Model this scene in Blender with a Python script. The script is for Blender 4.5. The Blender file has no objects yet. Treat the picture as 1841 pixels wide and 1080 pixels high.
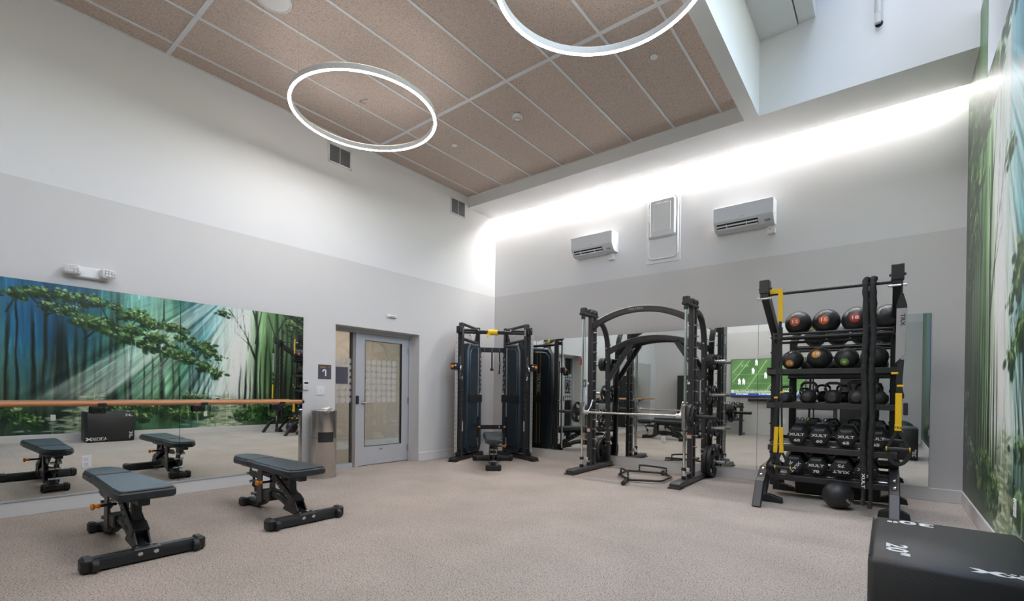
import bpy, math, random
import numpy as np
from mathutils import Matrix, Vector
random.seed(7); rng = np.random.default_rng(11)
sc = bpy.context.scene
COL = sc.collection
R = math.radians
W, BACK, ZC, ZS = 6.947, -8.5, 4.848, 4.654      # room width, back wall, ceiling and soffit heights (metres)

# ---------------- camera, world, exposure ----------------
cd = bpy.data.cameras.new('camera'); cam = bpy.data.objects.new('camera', cd); COL.objects.link(cam); sc.camera = cam
cd.sensor_width = 36; cd.lens = 854.96*36/1841
cd.shift_x = (920.5-927.16)/1841; cd.shift_y = (708.69-540)/1841
cd.clip_start = .02
cr, cu, cf = Vector((.78746, .61625, .01205)), Vector((-.01242, -.00368, .99992)), Vector((-.61624, .78755, -.00475))
mw = Matrix((cr, cu, -cf)).transposed().to_4x4(); mw.translation = (6.271, -7.292, 1.196); cam.matrix_world = mw
wd = bpy.data.worlds.new('sky'); sc.world = wd; wd.use_nodes = True
nt = wd.node_tree; nt.nodes.clear()
sky = nt.nodes.new('ShaderNodeTexSky'); sky.sky_type = 'NISHITA'; sky.sun_disc = False; sky.sun_elevation = R(48); sky.sun_rotation = R(200); sky.air_density = 1.2; sky.dust_density = 1.0
bg = nt.nodes.new('ShaderNodeBackground'); bg.inputs[1].default_value = 1.05
wo = nt.nodes.new('ShaderNodeOutputWorld'); hs = nt.nodes.new('ShaderNodeHueSaturation'); hs.inputs['Saturation'].default_value = .75; nt.links.new(sky.outputs[0], hs.inputs['Color']); nt.links.new(hs.outputs[0], bg.inputs[0]); nt.links.new(bg.outputs[0], wo.inputs[0])
sc.view_settings.view_transform = 'Standard'; sc.view_settings.look = 'None'; sc.view_settings.gamma = 1
sc.view_settings.use_curve_mapping = False; sc.view_settings.exposure = 0.82
sc.cycles.max_bounces = 10; sc.cycles.diffuse_bounces = 6; sc.cycles.glossy_bounces = 6; sc.cycles.transparent_max_bounces = 12
sc.cycles.caustics_reflective = False; sc.cycles.caustics_refractive = False; sc.cycles.sample_clamp_indirect = 6.0
RING_E, COVE_E, UP_FILL = 58.0, 98.0, 6.0                          # emission of the ring lamps, the cove strip and the added upward fill

# ---------------- materials ----------------
MT = {}
def srgb(*c):
    return tuple(((v/255)/12.92 if v/255 <= .04045 else ((v/255+.055)/1.055)**2.4) for v in c)
def newmat(name):
    m = bpy.data.materials.new(name); m.use_nodes = True; n = m.node_tree; p = n.nodes['Principled BSDF']; MT[name] = m
    return m, n, p
def mat(name, col, rough=.5, metal=0., var=.08, scale=30., bump=0., bscale=200., spec=.5, rvar=0., coat=0.):
    m, n, p = newmat(name)
    tc = n.nodes.new('ShaderNodeTexCoord'); no = n.nodes.new('ShaderNodeTexNoise'); no.inputs['Scale'].default_value = scale; no.inputs['Detail'].default_value = 4
    n.links.new(tc.outputs['Object'], no.inputs['Vector'])
    mx = n.nodes.new('ShaderNodeMix'); mx.data_type = 'RGBA'
    mx.inputs['A'].default_value = tuple(v*(1-var) for v in col)+(1,); mx.inputs['B'].default_value = tuple(min(1, v*(1+var)) for v in col)+(1,)
    n.links.new(no.outputs['Fac'], mx.inputs['Factor']); n.links.new(mx.outputs['Result'], p.inputs['Base Color'])
    p.inputs['Roughness'].default_value = rough; p.inputs['Metallic'].default_value = metal; p.inputs['Specular IOR Level'].default_value = spec
    if coat: p.inputs['Coat Weight'].default_value = coat
    if rvar:
        mr = n.nodes.new('ShaderNodeMapRange'); mr.inputs['To Min'].default_value = rough-rvar; mr.inputs['To Max'].default_value = rough+rvar
        n.links.new(no.outputs['Fac'], mr.inputs['Value']); n.links.new(mr.outputs['Result'], p.inputs['Roughness'])
    if bump:
        nb = n.nodes.new('ShaderNodeTexNoise'); nb.inputs['Scale'].default_value = bscale; nb.inputs['Detail'].default_value = 3
        n.links.new(tc.outputs['Object'], nb.inputs['Vector'])
        b = n.nodes.new('ShaderNodeBump'); b.inputs['Strength'].default_value = bump; b.inputs['Distance'].default_value = .004
        n.links.new(nb.outputs['Fac'], b.inputs['Height']); n.links.new(b.outputs['Normal'], p.inputs['Normal'])
    return m
def emis(name, col, e, base=(.9, .9, .9)):
    m, n, p = newmat(name); p.inputs['Base Color'].default_value = base+(1,)
    p.inputs['Emission Color'].default_value = col+(1,); p.inputs['Emission Strength'].default_value = e
    return m
mat('black_metal', (.018, .018, .02), .38, .0, .15, 60, .05, 400)
mat('graphite_metal', (.058, .056, .057), .36, .3, .1, 60, .04, 300)
mat('black_rubber', (.019, .019, .02), .52, 0, .2, 80, .15, 250)
mat('black_plastic', (.02, .02, .022), .42, 0, .15, 50)
mat('black_vinyl', (.022, .03, .036), .36, 0, .12, 20, .25, 500)
mat('box_vinyl', (.026, .026, .027), .47, 0, .15, 6, .25, 300)
mat('chrome', (.78, .78, .8), .14, 1., .04, 20)
mat('steel', (.62, .61, .6), .27, 1., .06, 30)
mat('nickel', (.6, .57, .52), .3, 1., .05, 30)
mat('aluminium', (.58, .59, .62), .42, .4, .03, 15)
mat('bronze_metal', (.30, .275, .26), .45, .4, .03, 15); mat('hall_paint', (.55, .47, .41), .6, 0, .03, 4); mat('rail_steel', (.8, .79, .77), .34, .85, .03, 20)
mat('white_plastic', (.78, .78, .77), .38, 0, .02, 10)
mat('white_enamel', (.72, .73, .75), .3, 0, .02, 10)
mat('white_paint', (.76, .76, .76), .6, 0, .02, 4, .04, 300)
mat('grey_paint', (.60, .59, .58), .6, 0, .02, 4, .04, 300)
mat('baseboard_paint', (.66, .65, .64), .5, 0, .02, 4)
mat('print_white', (.8, .8, .8), .55, 0, .03, 40)
mat('print_grey', (.42, .43, .45), .5, 0, .03, 40)
mat('yellow', srgb(235, 190, 20), .6, 0, .08, 60, .1, 500)
mat('orange', srgb(240, 140, 20), .4, 0, .05, 30)
mat('gold', srgb(190, 140, 50), .35, .4, .05, 30)
mat('disc_orange', srgb(214, 96, 38), .5, 0, .05, 30); mat('disc_red', srgb(190, 62, 50), .5, 0, .05, 30)
mat('disc_amber', srgb(214, 140, 30), .5, 0, .05, 30); mat('disc_green', srgb(110, 150, 50), .5, 0, .05, 30)
mat('sign_grey', srgb(75, 74, 84), .5, 0, .04, 20); mat('red', srgb(190, 40, 45), .5, 0, .05, 30)
mat('ball_rubber', (.02, .02, .021), .42, 0, .2, 40, .1, 300)
mat('strap_black', (.016, .016, .017), .75, 0, .2, 200, .3, 600)
mat('strap_grey', (.33, .32, .32), .6, 0, .08, 200)
mat('rope_black', (.017, .017, .018), .7, 0, .3, 90, .4, 300)
mat('shroud', (.032, .046, .06), .27, .1, .08, 8)
mat('iron_grey', (.022, .022, .023), .5, .0, .25, 50, .3, 200)
mat('dark_gap', (.012, .012, .012), .7)
mat('ball_grey', (.06, .06, .065), .45, 0, .1, 10)
mat('screw', (.55, .55, .56), .3, 1., .05, 40)
emis('ring_light', (1, .952, .935), RING_E); emis('ceiling_fill_glow', (1, .952, .935), UP_FILL); emis('cove_light', (1, .955, .93), COVE_E); emis('hall_fill', (1, .9, .8), 16.)
def wood_mat():
    m, n, p = newmat('wood')
    tc = n.nodes.new('ShaderNodeTexCoord'); mp = n.nodes.new('ShaderNodeMapping'); mp.inputs['Scale'].default_value = (40, 2, 40)
    no = n.nodes.new('ShaderNodeTexNoise'); no.inputs['Scale'].default_value = 2.; no.inputs['Detail'].default_value = 6
    cr_ = n.nodes.new('ShaderNodeValToRGB'); cr_.color_ramp.elements[0].color = srgb(176, 108, 62)+(1,); cr_.color_ramp.elements[1].color = srgb(220, 158, 106)+(1,)
    n.links.new(tc.outputs['Object'], mp.inputs['Vector']); n.links.new(mp.outputs[0], no.inputs['Vector']); n.links.new(no.outputs['Fac'], cr_.inputs['Fac']); n.links.new(cr_.outputs[0], p.inputs['Base Color'])
    p.inputs['Roughness'].default_value = .38
wood_mat()
def carpet_mat():
    m, n, p = newmat('carpet')
    tc = n.nodes.new('ShaderNodeTexCoord')
    a = n.nodes.new('ShaderNodeTexNoise'); a.inputs['Scale'].default_value = 120; a.inputs['Detail'].default_value = 2.5
    b = n.nodes.new('ShaderNodeTexNoise'); b.inputs['Scale'].default_value = 1.6; b.inputs['Detail'].default_value = 4
    v = n.nodes.new('ShaderNodeTexVoronoi'); v.inputs['Scale'].default_value = 110
    for x in (a, b, v): n.links.new(tc.outputs['Object'], x.inputs['Vector'])
    r1 = n.nodes.new('ShaderNodeValToRGB'); e = r1.color_ramp
    e.elements[0].position = .36; e.elements[0].color = (.15, .125, .108, 1); e.elements[1].position = .62; e.elements[1].color = (.53, .47, .42, 1)
    x = e.elements.new(.44); x.color = (.405, .355, .316, 1)
    n.links.new(a.outputs['Fac'], r1.inputs['Fac'])
    r2 = n.nodes.new('ShaderNodeValToRGB'); r2.color_ramp.elements[0].position = .04; r2.color_ramp.elements[0].color = (.62, .62, .62, 1); r2.color_ramp.elements[1].position = .25; r2.color_ramp.elements[1].color = (1, 1, 1, 1)
    n.links.new(v.outputs['Color'], r2.inputs['Fac'])
    r3 = n.nodes.new('ShaderNodeValToRGB'); r3.color_ramp.elements[0].position = .3; r3.color_ramp.elements[0].color = (.9, .9, .9, 1); r3.color_ramp.elements[1].position = .7; r3.color_ramp.elements[1].color = (1.06, 1.05, 1.05, 1)
    n.links.new(b.outputs['Fac'], r3.inputs['Fac'])
    m1 = n.nodes.new('ShaderNodeMix'); m1.data_type = 'RGBA'; m1.blend_type = 'MULTIPLY'; m1.inputs['Factor'].default_value = 1
    m2 = n.nodes.new('ShaderNodeMix'); m2.data_type = 'RGBA'; m2.blend_type = 'MULTIPLY'; m2.inputs['Factor'].default_value = 1
    n.links.new(r1.outputs[0], m1.inputs['A']); n.links.new(r2.outputs[0], m1.inputs['B']); n.links.new(m1.outputs['Result'], m2.inputs['A']); n.links.new(r3.outputs[0], m2.inputs['B'])
    n.links.new(m2.outputs['Result'], p.inputs['Base Color']); p.inputs['Roughness'].default_value = .9; p.inputs['Specular IOR Level'].default_value = .2
    bp = n.nodes.new('ShaderNodeBump'); bp.inputs['Strength'].default_value = .2; bp.inputs['Distance'].default_value = .003
    n.links.new(a.outputs['Fac'], bp.inputs['Height']); n.links.new(bp.outputs['Normal'], p.inputs['Normal'])
carpet_mat()
def tile_mat():
    m, n, p = newmat('wood_wool')
    tc = n.nodes.new('ShaderNodeTexCoord')
    a = n.nodes.new('ShaderNodeTexNoise'); a.inputs['Scale'].default_value = 120; a.inputs['Detail'].default_value = 5; a.inputs['Distortion'].default_value = 1.2
    b = n.nodes.new('ShaderNodeTexNoise'); b.inputs['Scale'].default_value = 2.2
    n.links.new(tc.outputs['Object'], a.inputs['Vector']); n.links.new(tc.outputs['Object'], b.inputs['Vector'])
    r1 = n.nodes.new('ShaderNodeValToRGB'); e = r1.color_ramp
    e.elements[0].position = .34; e.elements[0].color = (.27, .215, .18, 1); e.elements[1].position = .66; e.elements[1].color = (.70, .585, .51, 1)
    x = e.elements.new(.45); x.color = (.56, .465, .405, 1)
    n.links.new(a.outputs['Fac'], r1.inputs['Fac'])
    oi = n.nodes.new('ShaderNodeObjectInfo'); mr = n.nodes.new('ShaderNodeMapRange'); mr.inputs['To Min'].default_value = .93; mr.inputs['To Max'].default_value = 1.05
    n.links.new(oi.outputs['Random'], mr.inputs['Value'])
    mx = n.nodes.new('ShaderNodeMix'); mx.data_type = 'RGBA'; mx.blend_type = 'MULTIPLY'; mx.inputs['Factor'].default_value = 1
    n.links.new(r1.outputs[0], mx.inputs['A']); n.links.new(mr.outputs[0], mx.inputs['B']); n.links.new(mx.outputs['Result'], p.inputs['Base Color'])
    p.inputs['Roughness'].default_value = .9; p.inputs['Specular IOR Level'].default_value = .2
    bp = n.nodes.new('ShaderNodeBump'); bp.inputs['Strength'].default_value = .5; bp.inputs['Distance'].default_value = .004
    n.links.new(a.outputs['Fac'], bp.inputs['Height']); n.links.new(bp.outputs['Normal'], p.inputs['Normal'])
tile_mat()
def wall_mat():       # white paint above 3.10 m, light grey below, as the room is painted
    m, n, p = newmat('two_tone')
    g = n.nodes.new('ShaderNodeNewGeometry'); s = n.nodes.new('ShaderNodeSeparateXYZ'); n.links.new(g.outputs['Position'], s.inputs[0])
    gt = n.nodes.new('ShaderNodeMath'); gt.operation = 'GREATER_THAN'; gt.inputs[1].default_value = 3.103; n.links.new(s.outputs['Z'], gt.inputs[0])
    mx = n.nodes.new('ShaderNodeMix'); mx.data_type = 'RGBA'; mx.inputs['A'].default_value = (.64, .63, .62, 1); mx.inputs['B'].default_value = (.74, .74, .745, 1)
    n.links.new(gt.outputs[0], mx.inputs['Factor'])
    no = n.nodes.new('ShaderNodeTexNoise'); no.inputs['Scale'].default_value = 260; n.links.new(g.outputs['Position'], no.inputs['Vector'])
    bp = n.nodes.new('ShaderNodeBump'); bp.inputs['Strength'].default_value = .06; bp.inputs['Distance'].default_value = .002; n.links.new(no.outputs['Fac'], bp.inputs['Height']); n.links.new(bp.outputs['Normal'], p.inputs['Normal'])
    n.links.new(mx.outputs['Result'], p.inputs['Base Color']); p.inputs['Roughness'].default_value = .55; p.inputs['Specular IOR Level'].default_value = .35
wall_mat()
def glass_mat(name, tint, refl):
    m, n, p = newmat(name); out = n.nodes['Material Output']; n.nodes.remove(p)
    t = n.nodes.new('ShaderNodeBsdfTransparent'); t.inputs[0].default_value = tint+(1,)
    g = n.nodes.new('ShaderNodeBsdfGlossy'); g.inputs['Roughness'].default_value = .01; g.inputs[0].default_value = (.9, .95, .93, 1)
    fr = n.nodes.new('ShaderNodeFresnel'); fr.inputs[0].default_value = refl
    mx = n.nodes.new('ShaderNodeMixShader'); n.links.new(fr.outputs[0], mx.inputs[0]); n.links.new(t.outputs[0], mx.inputs[1]); n.links.new(g.outputs[0], mx.inputs[2]); n.links.new(mx.outputs[0], out.inputs[0])
glass_mat('glass', (.86, .88, .86), 1.55); glass_mat('sky_glass', (.95, .97, .98), 1.45)
def mirror_mat():
    m, n, p = newmat('mirror'); p.inputs['Base Color'].default_value = (.84, .88, .86, 1); p.inputs['Metallic'].default_value = 1; p.inputs['Roughness'].default_value = .004
mirror_mat()
m_, n_, p_ = newmat('frost'); p_.inputs['Base Color'].default_value = (.62, .62, .6, 1); p_.inputs['Roughness'].default_value = .6; p_.inputs['Alpha'].default_value = .38
m_, n_, p_ = newmat('brushed'); p_.inputs['Metallic'].default_value = 1; p_.inputs['Base Color'].default_value = (.58, .55, .52, 1); p_.inputs['Roughness'].default_value = .26; p_.inputs['Anisotropic'].default_value = .7

# ---------------- mesh helpers ----------------
class MB:
    def __init__(s): s.v = []; s.f = []; s.M = None
    def add(s, v, f):
        k = len(s.v)
        if s.M is not None: v = [tuple(s.M @ Vector(p)) for p in v]
        s.v += [tuple(p) for p in v]; s.f += [tuple(i+k for i in q) for q in f]; return s
    def box(s, c, d, ch=0., M=None):
        hx, hy, hz = d[0]/2, d[1]/2, d[2]/2
        if ch <= 0:
            v = [(x, y, z) for x in (-hx, hx) for y in (-hy, hy) for z in (-hz, hz)]
            f = [(0, 1, 3, 2), (4, 6, 7, 5), (0, 4, 5, 1), (2, 3, 7, 6), (0, 2, 6, 4), (1, 5, 7, 3)]
        else:
            ch = min(ch, .49*min(d)); v = []; ix = {}
            for sx in (-1, 1):
                for sy in (-1, 1):
                    for sz in (-1, 1):
                        for a in range(3):
                            p = [sx*(hx-ch), sy*(hy-ch), sz*(hz-ch)]; p[a] += (sx, sy, sz)[a]*ch
                            ix[(sx, sy, sz, a)] = len(v); v.append(tuple(p))
            f = []
            for a in range(3):
                b, c2 = (a+1) % 3, (a+2) % 3
                for sg in (-1, 1):
                    q = []
                    for tb, tc in ((-1, -1), (1, -1), (1, 1), (-1, 1)):
                        k = [0, 0, 0]; k[a] = sg; k[b] = tb; k[c2] = tc; q.append(ix[(*k, a)])
                    f.append(tuple(q if sg > 0 else q[::-1]))
            for a in range(3):           # edges along axis a
                b, c2 = (a+1) % 3, (a+2) % 3
                for tb in (-1, 1):
                    for tc in (-1, 1):
                        k0 = [0, 0, 0]; k0[a] = -1; k0[b] = tb; k0[c2] = tc; k1 = list(k0); k1[a] = 1
                        q = [ix[(*k0, b)], ix[(*k1, b)], ix[(*k1, c2)], ix[(*k0, c2)]]
                        f.append(tuple(q[::-1] if tb*tc > 0 else q))
            for sx in (-1, 1):
                for sy in (-1, 1):
                    for sz in (-1, 1):
                        q = [ix[(sx, sy, sz, a)] for a in range(3)]; f.append(tuple(q if sx*sy*sz > 0 else q[::-1]))
        T = Matrix.Translation(c) @ (M.to_4x4() if M is not None else Matrix.Identity(4))
        return s.add([tuple(T @ Vector(p)) for p in v], f)
    def bb(s, lo, hi, ch=0.):
        return s.box([(a+b)/2 for a, b in zip(lo, hi)], [b-a for a, b in zip(lo, hi)], ch)
    def beam(s, p0, p1, w, h, ch=0., up=(0, 0, 1)):
        p0, p1 = Vector(p0), Vector(p1); d = p1-p0; L = d.length; d.normalize()
        u = Vector(up); x = u.cross(d)
        if x.length < 1e-4: x = Vector((1, 0, 0)).cross(d)
        x.normalize(); z = d.cross(x)
        return s.box((p0+p1)/2, (w, L, h), ch, Matrix((x, d, z)).transposed())
    def sweep(s, pts, sect, up=(0, 0, 1), closed=False, caps=True):
        pts = [Vector(p) for p in pts]; n = len(pts); k = len(sect); v = []; upv = Vector(up)
        for i, p in enumerate(pts):
            a = pts[(i-1) % n] if closed or i else p; b = pts[(i+1) % n] if closed or i < n-1 else p
            t = (b-a).normalized(); x = upv.cross(t)
            if x.length < 1e-3: x = Vector((1, 0, 0)).cross(t)
            if x.length < 1e-3: x = Vector((0, 1, 0)).cross(t)
            x.normalize(); z = t.cross(x)
            v += [tuple(p+x*q[0]+z*q[1]) for q in sect]
        f = []
        for i in range(n if closed else n-1):
            j = (i+1) % n
            for q in range(k): r = (q+1) % k; f.append((i*k+q, j*k+q, j*k+r, i*k+r))
        if caps and not closed: f.append(tuple(range(k))); f.append(tuple(range((n-1)*k, n*k))[::-1])
        return s.add(v, f)
    def tube(s, pts, r, n=10, closed=False, up=(0, 0, 1)):
        if len(pts) == 2 and abs((Vector(pts[1])-Vector(pts[0])).normalized().dot(Vector(up))) > .99: up = (1, 0, 0)
        return s.sweep(pts, [(r*math.cos(2*math.pi*i/n), -r*math.sin(2*math.pi*i/n)) for i in range(n)], up, closed)
    def rect(s, pts, w, h, c=.008, up=(0, 0, 1), closed=False):
        a, b = w/2, h/2
        q = [(a, b-c), (a, -b+c), (a-c, -b), (-a+c, -b), (-a, -b+c), (-a, b-c), (-a+c, b), (a-c, b)]
        return s.sweep(pts, q, up, closed)
    def lathe(s, prof, n=24, c=(0, 0, 0), axis=(0, 0, 1), caps=True):
        A = Vector(axis).normalized(); X = A.orthogonal().normalized(); Y = A.cross(X); c = Vector(c); v = []; f = []; rows = []
        for r, z in prof:
            if abs(r) < 1e-6: rows.append([len(v)]); v.append(tuple(c+A*z))
            else:
                rows.append(list(range(len(v), len(v)+n)))
                v += [tuple(c+A*z+(X*math.cos(2*math.pi*i/n)+Y*math.sin(2*math.pi*i/n))*r) for i in range(n)]
        for a, b in zip(rows, rows[1:]):
            for i in range(n):
                j = (i+1) % n
                if len(a) == 1 and len(b) == 1: continue
                if len(a) == 1: f.append((a[0], b[j], b[i]))
                elif len(b) == 1: f.append((a[i], a[j], b[0]))
                else: f.append((a[i], a[j], b[j], b[i]))
        if caps and len(rows[0]) > 1: f.append(tuple(rows[0][::-1]))
        if caps and len(rows[-1]) > 1: f.append(tuple(rows[-1]))
        return s.add(v, f)
    def cyl(s, p0, p1, r, n=14, ch=0.):
        p0, p1 = Vector(p0), Vector(p1); L = (p1-p0).length
        pr = [(r, 0), (r, L)] if ch <= 0 else [(r-ch, 0), (r, ch), (r, L-ch), (r-ch, L)]
        return s.lathe(pr, n, p0, p1-p0)
    def ball(s, c, r, n=20, m=12, sc=(1, 1, 1)):
        k = len(s.v); s.lathe([(r*math.sin(math.pi*i/m), -r*math.cos(math.pi*i/m)) for i in range(m+1)], n, (0, 0, 0)) if s.M is None else None
        s.v[k:] = [(c[0]+p[0]*sc[0], c[1]+p[1]*sc[1], c[2]+p[2]*sc[2]) for p in s.v[k:]]; return s
    def prism(s, poly, t0, t1, M=None, bev=0.):
        # polygon in local XY (counter-clockwise), extruded along local Z, optional chamfer on both rims
        n = len(poly); T = M if M is not None else Matrix.Identity(4)
        def inset(d):
            o = []
            for i in range(n):
                a, b, c = Vector(poly[i-1]), Vector(poly[i]), Vector(poly[(i+1) % n])
                e1 = (b-a).normalized(); e2 = (c-b).normalized(); n1 = Vector((-e1.y, e1.x)); n2 = Vector((-e2.y, e2.x)); q = n1+n2
                q = q/max(.35, q.length_squared)*2*1.0 if q.length > 1e-6 else n1
                o.append(b+q*d)
            return o
        rings = [(inset(bev), t0), (poly, t0+bev), (poly, t1-bev), (inset(bev), t1)] if bev > 0 else [(poly, t0), (poly, t1)]
        v = [tuple(T @ Vector((p[0], p[1], z))) for P, z in rings for p in P]; f = []
        for k in range(len(rings)-1):
            for i in range(n): j = (i+1) % n; f.append((k*n+i, k*n+j, (k+1)*n+j, (k+1)*n+i))
        f.append(tuple(range(n))[::-1]); f.append(tuple(range((len(rings)-1)*n, len(rings)*n)))
        return s.add(v, f)
    def mesh(s, name, m, ang=35):
        me = bpy.data.meshes.new(name); me.from_pydata(s.v, [], s.f); me.validate(); 
        me.polygons.foreach_set('use_smooth', [True]*len(me.polygons)); me.set_sharp_from_angle(angle=R(ang))
        me.materials.append(MT[m] if isinstance(m, str) else m); return me
    def build(s, name, m, parent=None, ang=35, loc=None, rot=None):
        return link(name, s.mesh(name, m, ang), parent, loc, rot)
def link(name, me, parent=None, loc=None, rot=None):
    o = bpy.data.objects.new(name, me); COL.objects.link(o)
    if parent is not None: o.parent = parent
    if loc is not None: o.location = loc
    if rot is not None: o.rotation_euler = rot
    return o
def tag(o, label=None, cat=None, group=None, kind=None):
    if label: o['label'] = label
    if cat: o['category'] = cat
    if group: o['group'] = group
    if kind: o['kind'] = kind
    return o
def thing(name, label, cat, loc=(0, 0, 0), rz=0., group=None):
    o = bpy.data.objects.new(name, None); o.empty_display_size = .1; COL.objects.link(o); o.location = loc; o.rotation_euler = (0, 0, rz)
    return tag(o, label, cat, group)
def copy_tree(o, parent=None):
    kids = [c for c in o.children]; c = o.copy(); COL.objects.link(c); c.parent = parent
    for k in kids: copy_tree(k, c)
    return c
def rrect(w, h, r, n=4, cx=0., cy=0.):
    o = []
    for sx, sy, a0 in ((1, -1, -90), (1, 1, 0), (-1, 1, 90), (-1, -1, 180)):
        for i in range(n+1):
            a = R(a0+90*i/n); o.append((cx+sx*(w/2-r)+r*math.cos(a), cy+sy*(h/2-r)+r*math.sin(a)))
    return o
def frame(x, y, z, o=(0, 0, 0)):
    m = Matrix((Vector(x), Vector(y), Vector(z))).transposed().to_4x4(); m.translation = o; return m
_tc = {}
def text(s, h, m, parent, M, xs=1., bold=.0, name='lettering', ext=.0006):
    key = (s, round(h, 4), round(xs, 3), round(bold, 4), m)
    if key not in _tc:
        cu_ = bpy.data.curves.new('t', 'FONT'); cu_.body = s; cu_.size = h/.72; cu_.align_x = 'CENTER'; cu_.align_y = 'CENTER'; cu_.resolution_u = 2
        cu_.offset = bold*h; cu_.extrude = ext; cu_.fill_mode = 'FRONT'
        to = bpy.data.objects.new('t', cu_); COL.objects.link(to)
        me = bpy.data.meshes.new_from_object(to.evaluated_get(bpy.context.evaluated_depsgraph_get()))
        bpy.data.objects.remove(to); bpy.data.curves.remove(cu_)
        me.transform(Matrix.Diagonal((xs, 1, 1, 1))); me.materials.clear(); me.materials.append(MT[m]); me.name = 'lettering'; _tc[key] = me
    o = bpy.data.objects.new(name, _tc[key]); COL.objects.link(o); o.parent = parent; o.matrix_local = M
    return o
def arc(c, r, a0, a1, n, plane='xz', y=0.):
    o = []
    for i in range(n+1):
        a = R(a0+(a1-a0)*i/n); p, q = c[0]+r*math.cos(a), c[1]+r*math.sin(a)
        o.append({'xz': (p, y, q), 'yz': (y, p, q), 'xy': (p, q, y)}[plane])
    return o
def smooth_path(pts, n=6):
    P = [Vector(p) for p in pts]; o = []
    for i in range(len(P)-1):
        a, b, c, d = P[max(0, i-1)], P[i], P[i+1], P[min(len(P)-1, i+2)]
        for k in range(n):
            t = k/n; o.append(.5*((2*b)+(c-a)*t+(2*a-5*b+4*c-d)*t*t+(3*b-a-3*c+d)*t**3))
    o.append(P[-1]); return o

# ---------------- the room ----------------
def struct(name, mb, m, label=None, parent=None, ang=35):
    o = mb.build(name, m, parent, ang)
    if parent is None: o['kind'] = 'structure'
    if label: o['label'] = label
    return o
fl = struct('floor', MB().bb((-2.6, BACK-.3, -.12), (W+.3, .3, -.012)), 'dark_gap', 'beige speckled carpet laid in rolls across the room')
ys = [0.0, -1.36]
while ys[-1] > BACK: ys.append(max(BACK, ys[-1]-1.22))
for a, b in zip(ys, ys[1:]):
    struct('carpet_roll', MB().bb((.0 if b < -8.2 else -.0, b+.0006, -.012), (W, a-.0006, 0)), 'carpet', None, fl)
struct('carpet_roll', MB().bb((-2.4, -5, -.012), (-.002, 1, 0)), 'carpet', None, fl)
HI = 6.9
wl = MB()
wl.bb((-.32, BACK-.3, 0), (0, -3.5, 5.7)).bb((-.32, -1.945, 0), (0, .25, 5.7)).bb((-.32, -3.5, 2.144), (0, -1.945, 5.7))
struct('wall_left', wl, 'two_tone', 'left wall painted white above and light grey below')
struct('wall_far', MB().bb((-.3, 0, 0), (W+.3, .25, HI)), 'two_tone', 'far wall painted white above and light grey below')
struct('wall_back', MB().bb((-.3, BACK-.25, 0), (W+.3, BACK, HI)), 'two_tone', 'back wall behind the camera painted light grey')
WY0, WY1, WZ0, WZ1 = -7.3, -1.26, 4.09, 5.75
wr = MB().bb((W, BACK-.3, 0), (W+.28, .3, WZ0)).bb((W, BACK-.3, WZ1), (W+.28, .3, HI)).bb((W, WY1, WZ0), (W+.28, .3, WZ1)).bb((W, BACK-.3, WZ0), (W+.28, WY0, WZ1))
wall_right = struct('wall_right', wr, 'white_paint', 'right wall covered by a large painted forest mural')
# soffit along the far wall with a light slot beside the wall
sf = MB().bb((0, -.80, ZS), (W, -.085, HI)).bb((0, -.085, ZS+.11), (W, 0, HI))
struct('ceiling_soffit', sf, 'white_paint', 'white dropped soffit along the far wall')
struct('ceiling_beam', MB().bb((4.80, BACK, ZS), (4.967, -.80, HI)), 'white_paint', 'white dropped edge between ceiling panels and skylight well')
struct('ceiling_well', MB().bb((4.967, BACK, 5.575), (5.372, -.80, HI)).bb((5.385, BACK, 5.60), (5.553, -.80, HI)), 'white_paint', 'white upper ceiling inside the skylight well')
w2 = tag(bpy.data.objects.new('window_2', None), 'roof skylight above the white well', kind='structure'); COL.objects.link(w2)
MB().bb((5.553, BACK, 6.62), (W, -.8, 6.64)).build('pane', 'sky_glass', w2)
fr = MB()
for y in (-.85, -2.8, -4.75, -6.7, BACK+.05): fr.bb((5.553, y-.04, 6.56), (W, y+.04, 6.62))
fr.build('window_frame', 'white_paint', w2)
w1 = tag(bpy.data.objects.new('window_1', None), 'high clerestory window in the mural wall', kind='structure'); COL.objects.link(w1)
MB().bb((W+.2, WY0, WZ0), (W+.215, WY1, WZ1)).build('pane', 'sky_glass', w1)
fr = MB()
for y in (WY0+.03, -5.3, -3.3, WY1-.03): fr.bb((W+.17, y-.03, WZ0), (W+.24, y+.03, WZ1))
for z in (WZ0+.03, WZ1-.03): fr.bb((W+.17, WY0, z-.03), (W+.24, WY1, z+.03))
fr.build('window_frame', 'white_enamel', w1)
for nm, loc, rot, sx, sy in (('window_portal', (W+.26, (WY0+WY1)/2, (WZ0+WZ1)/2), (0, R(90), 0), WZ1-WZ0, WY1-WY0), ('skylight_portal', ((5.553+W)/2, (BACK-.8)/2, 6.66), (0, 0, 0), W-5.553, -.8-BACK)):
    ld = bpy.data.lights.new(nm, 'AREA'); ld.shape = 'RECTANGLE'; ld.size = sx; ld.size_y = sy; ld.cycles.is_portal = True
    lo = bpy.data.objects.new(nm, ld); COL.objects.link(lo); lo.location = loc; lo.rotation_euler = rot
# baseboards
BB = .148
b = MB()
for y0, y1 in ((BACK, -3.5), (-1.945, 0)): b.bb((0, y0, 0), (.014, y1, BB), .004)
struct('baseboard_left', b, 'baseboard_paint'); struct('baseboard_far', MB().bb((0, -.014, 0), (W, 0, BB), .004), 'baseboard_paint')
struct('baseboard_right', MB().bb((W-.016, BACK, 0), (W, 0, BB), .004), 'baseboard_paint'); struct('baseboard_back', MB().bb((0, BACK, 0), (W, BACK+.014, BB), .004), 'baseboard_paint')
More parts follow.
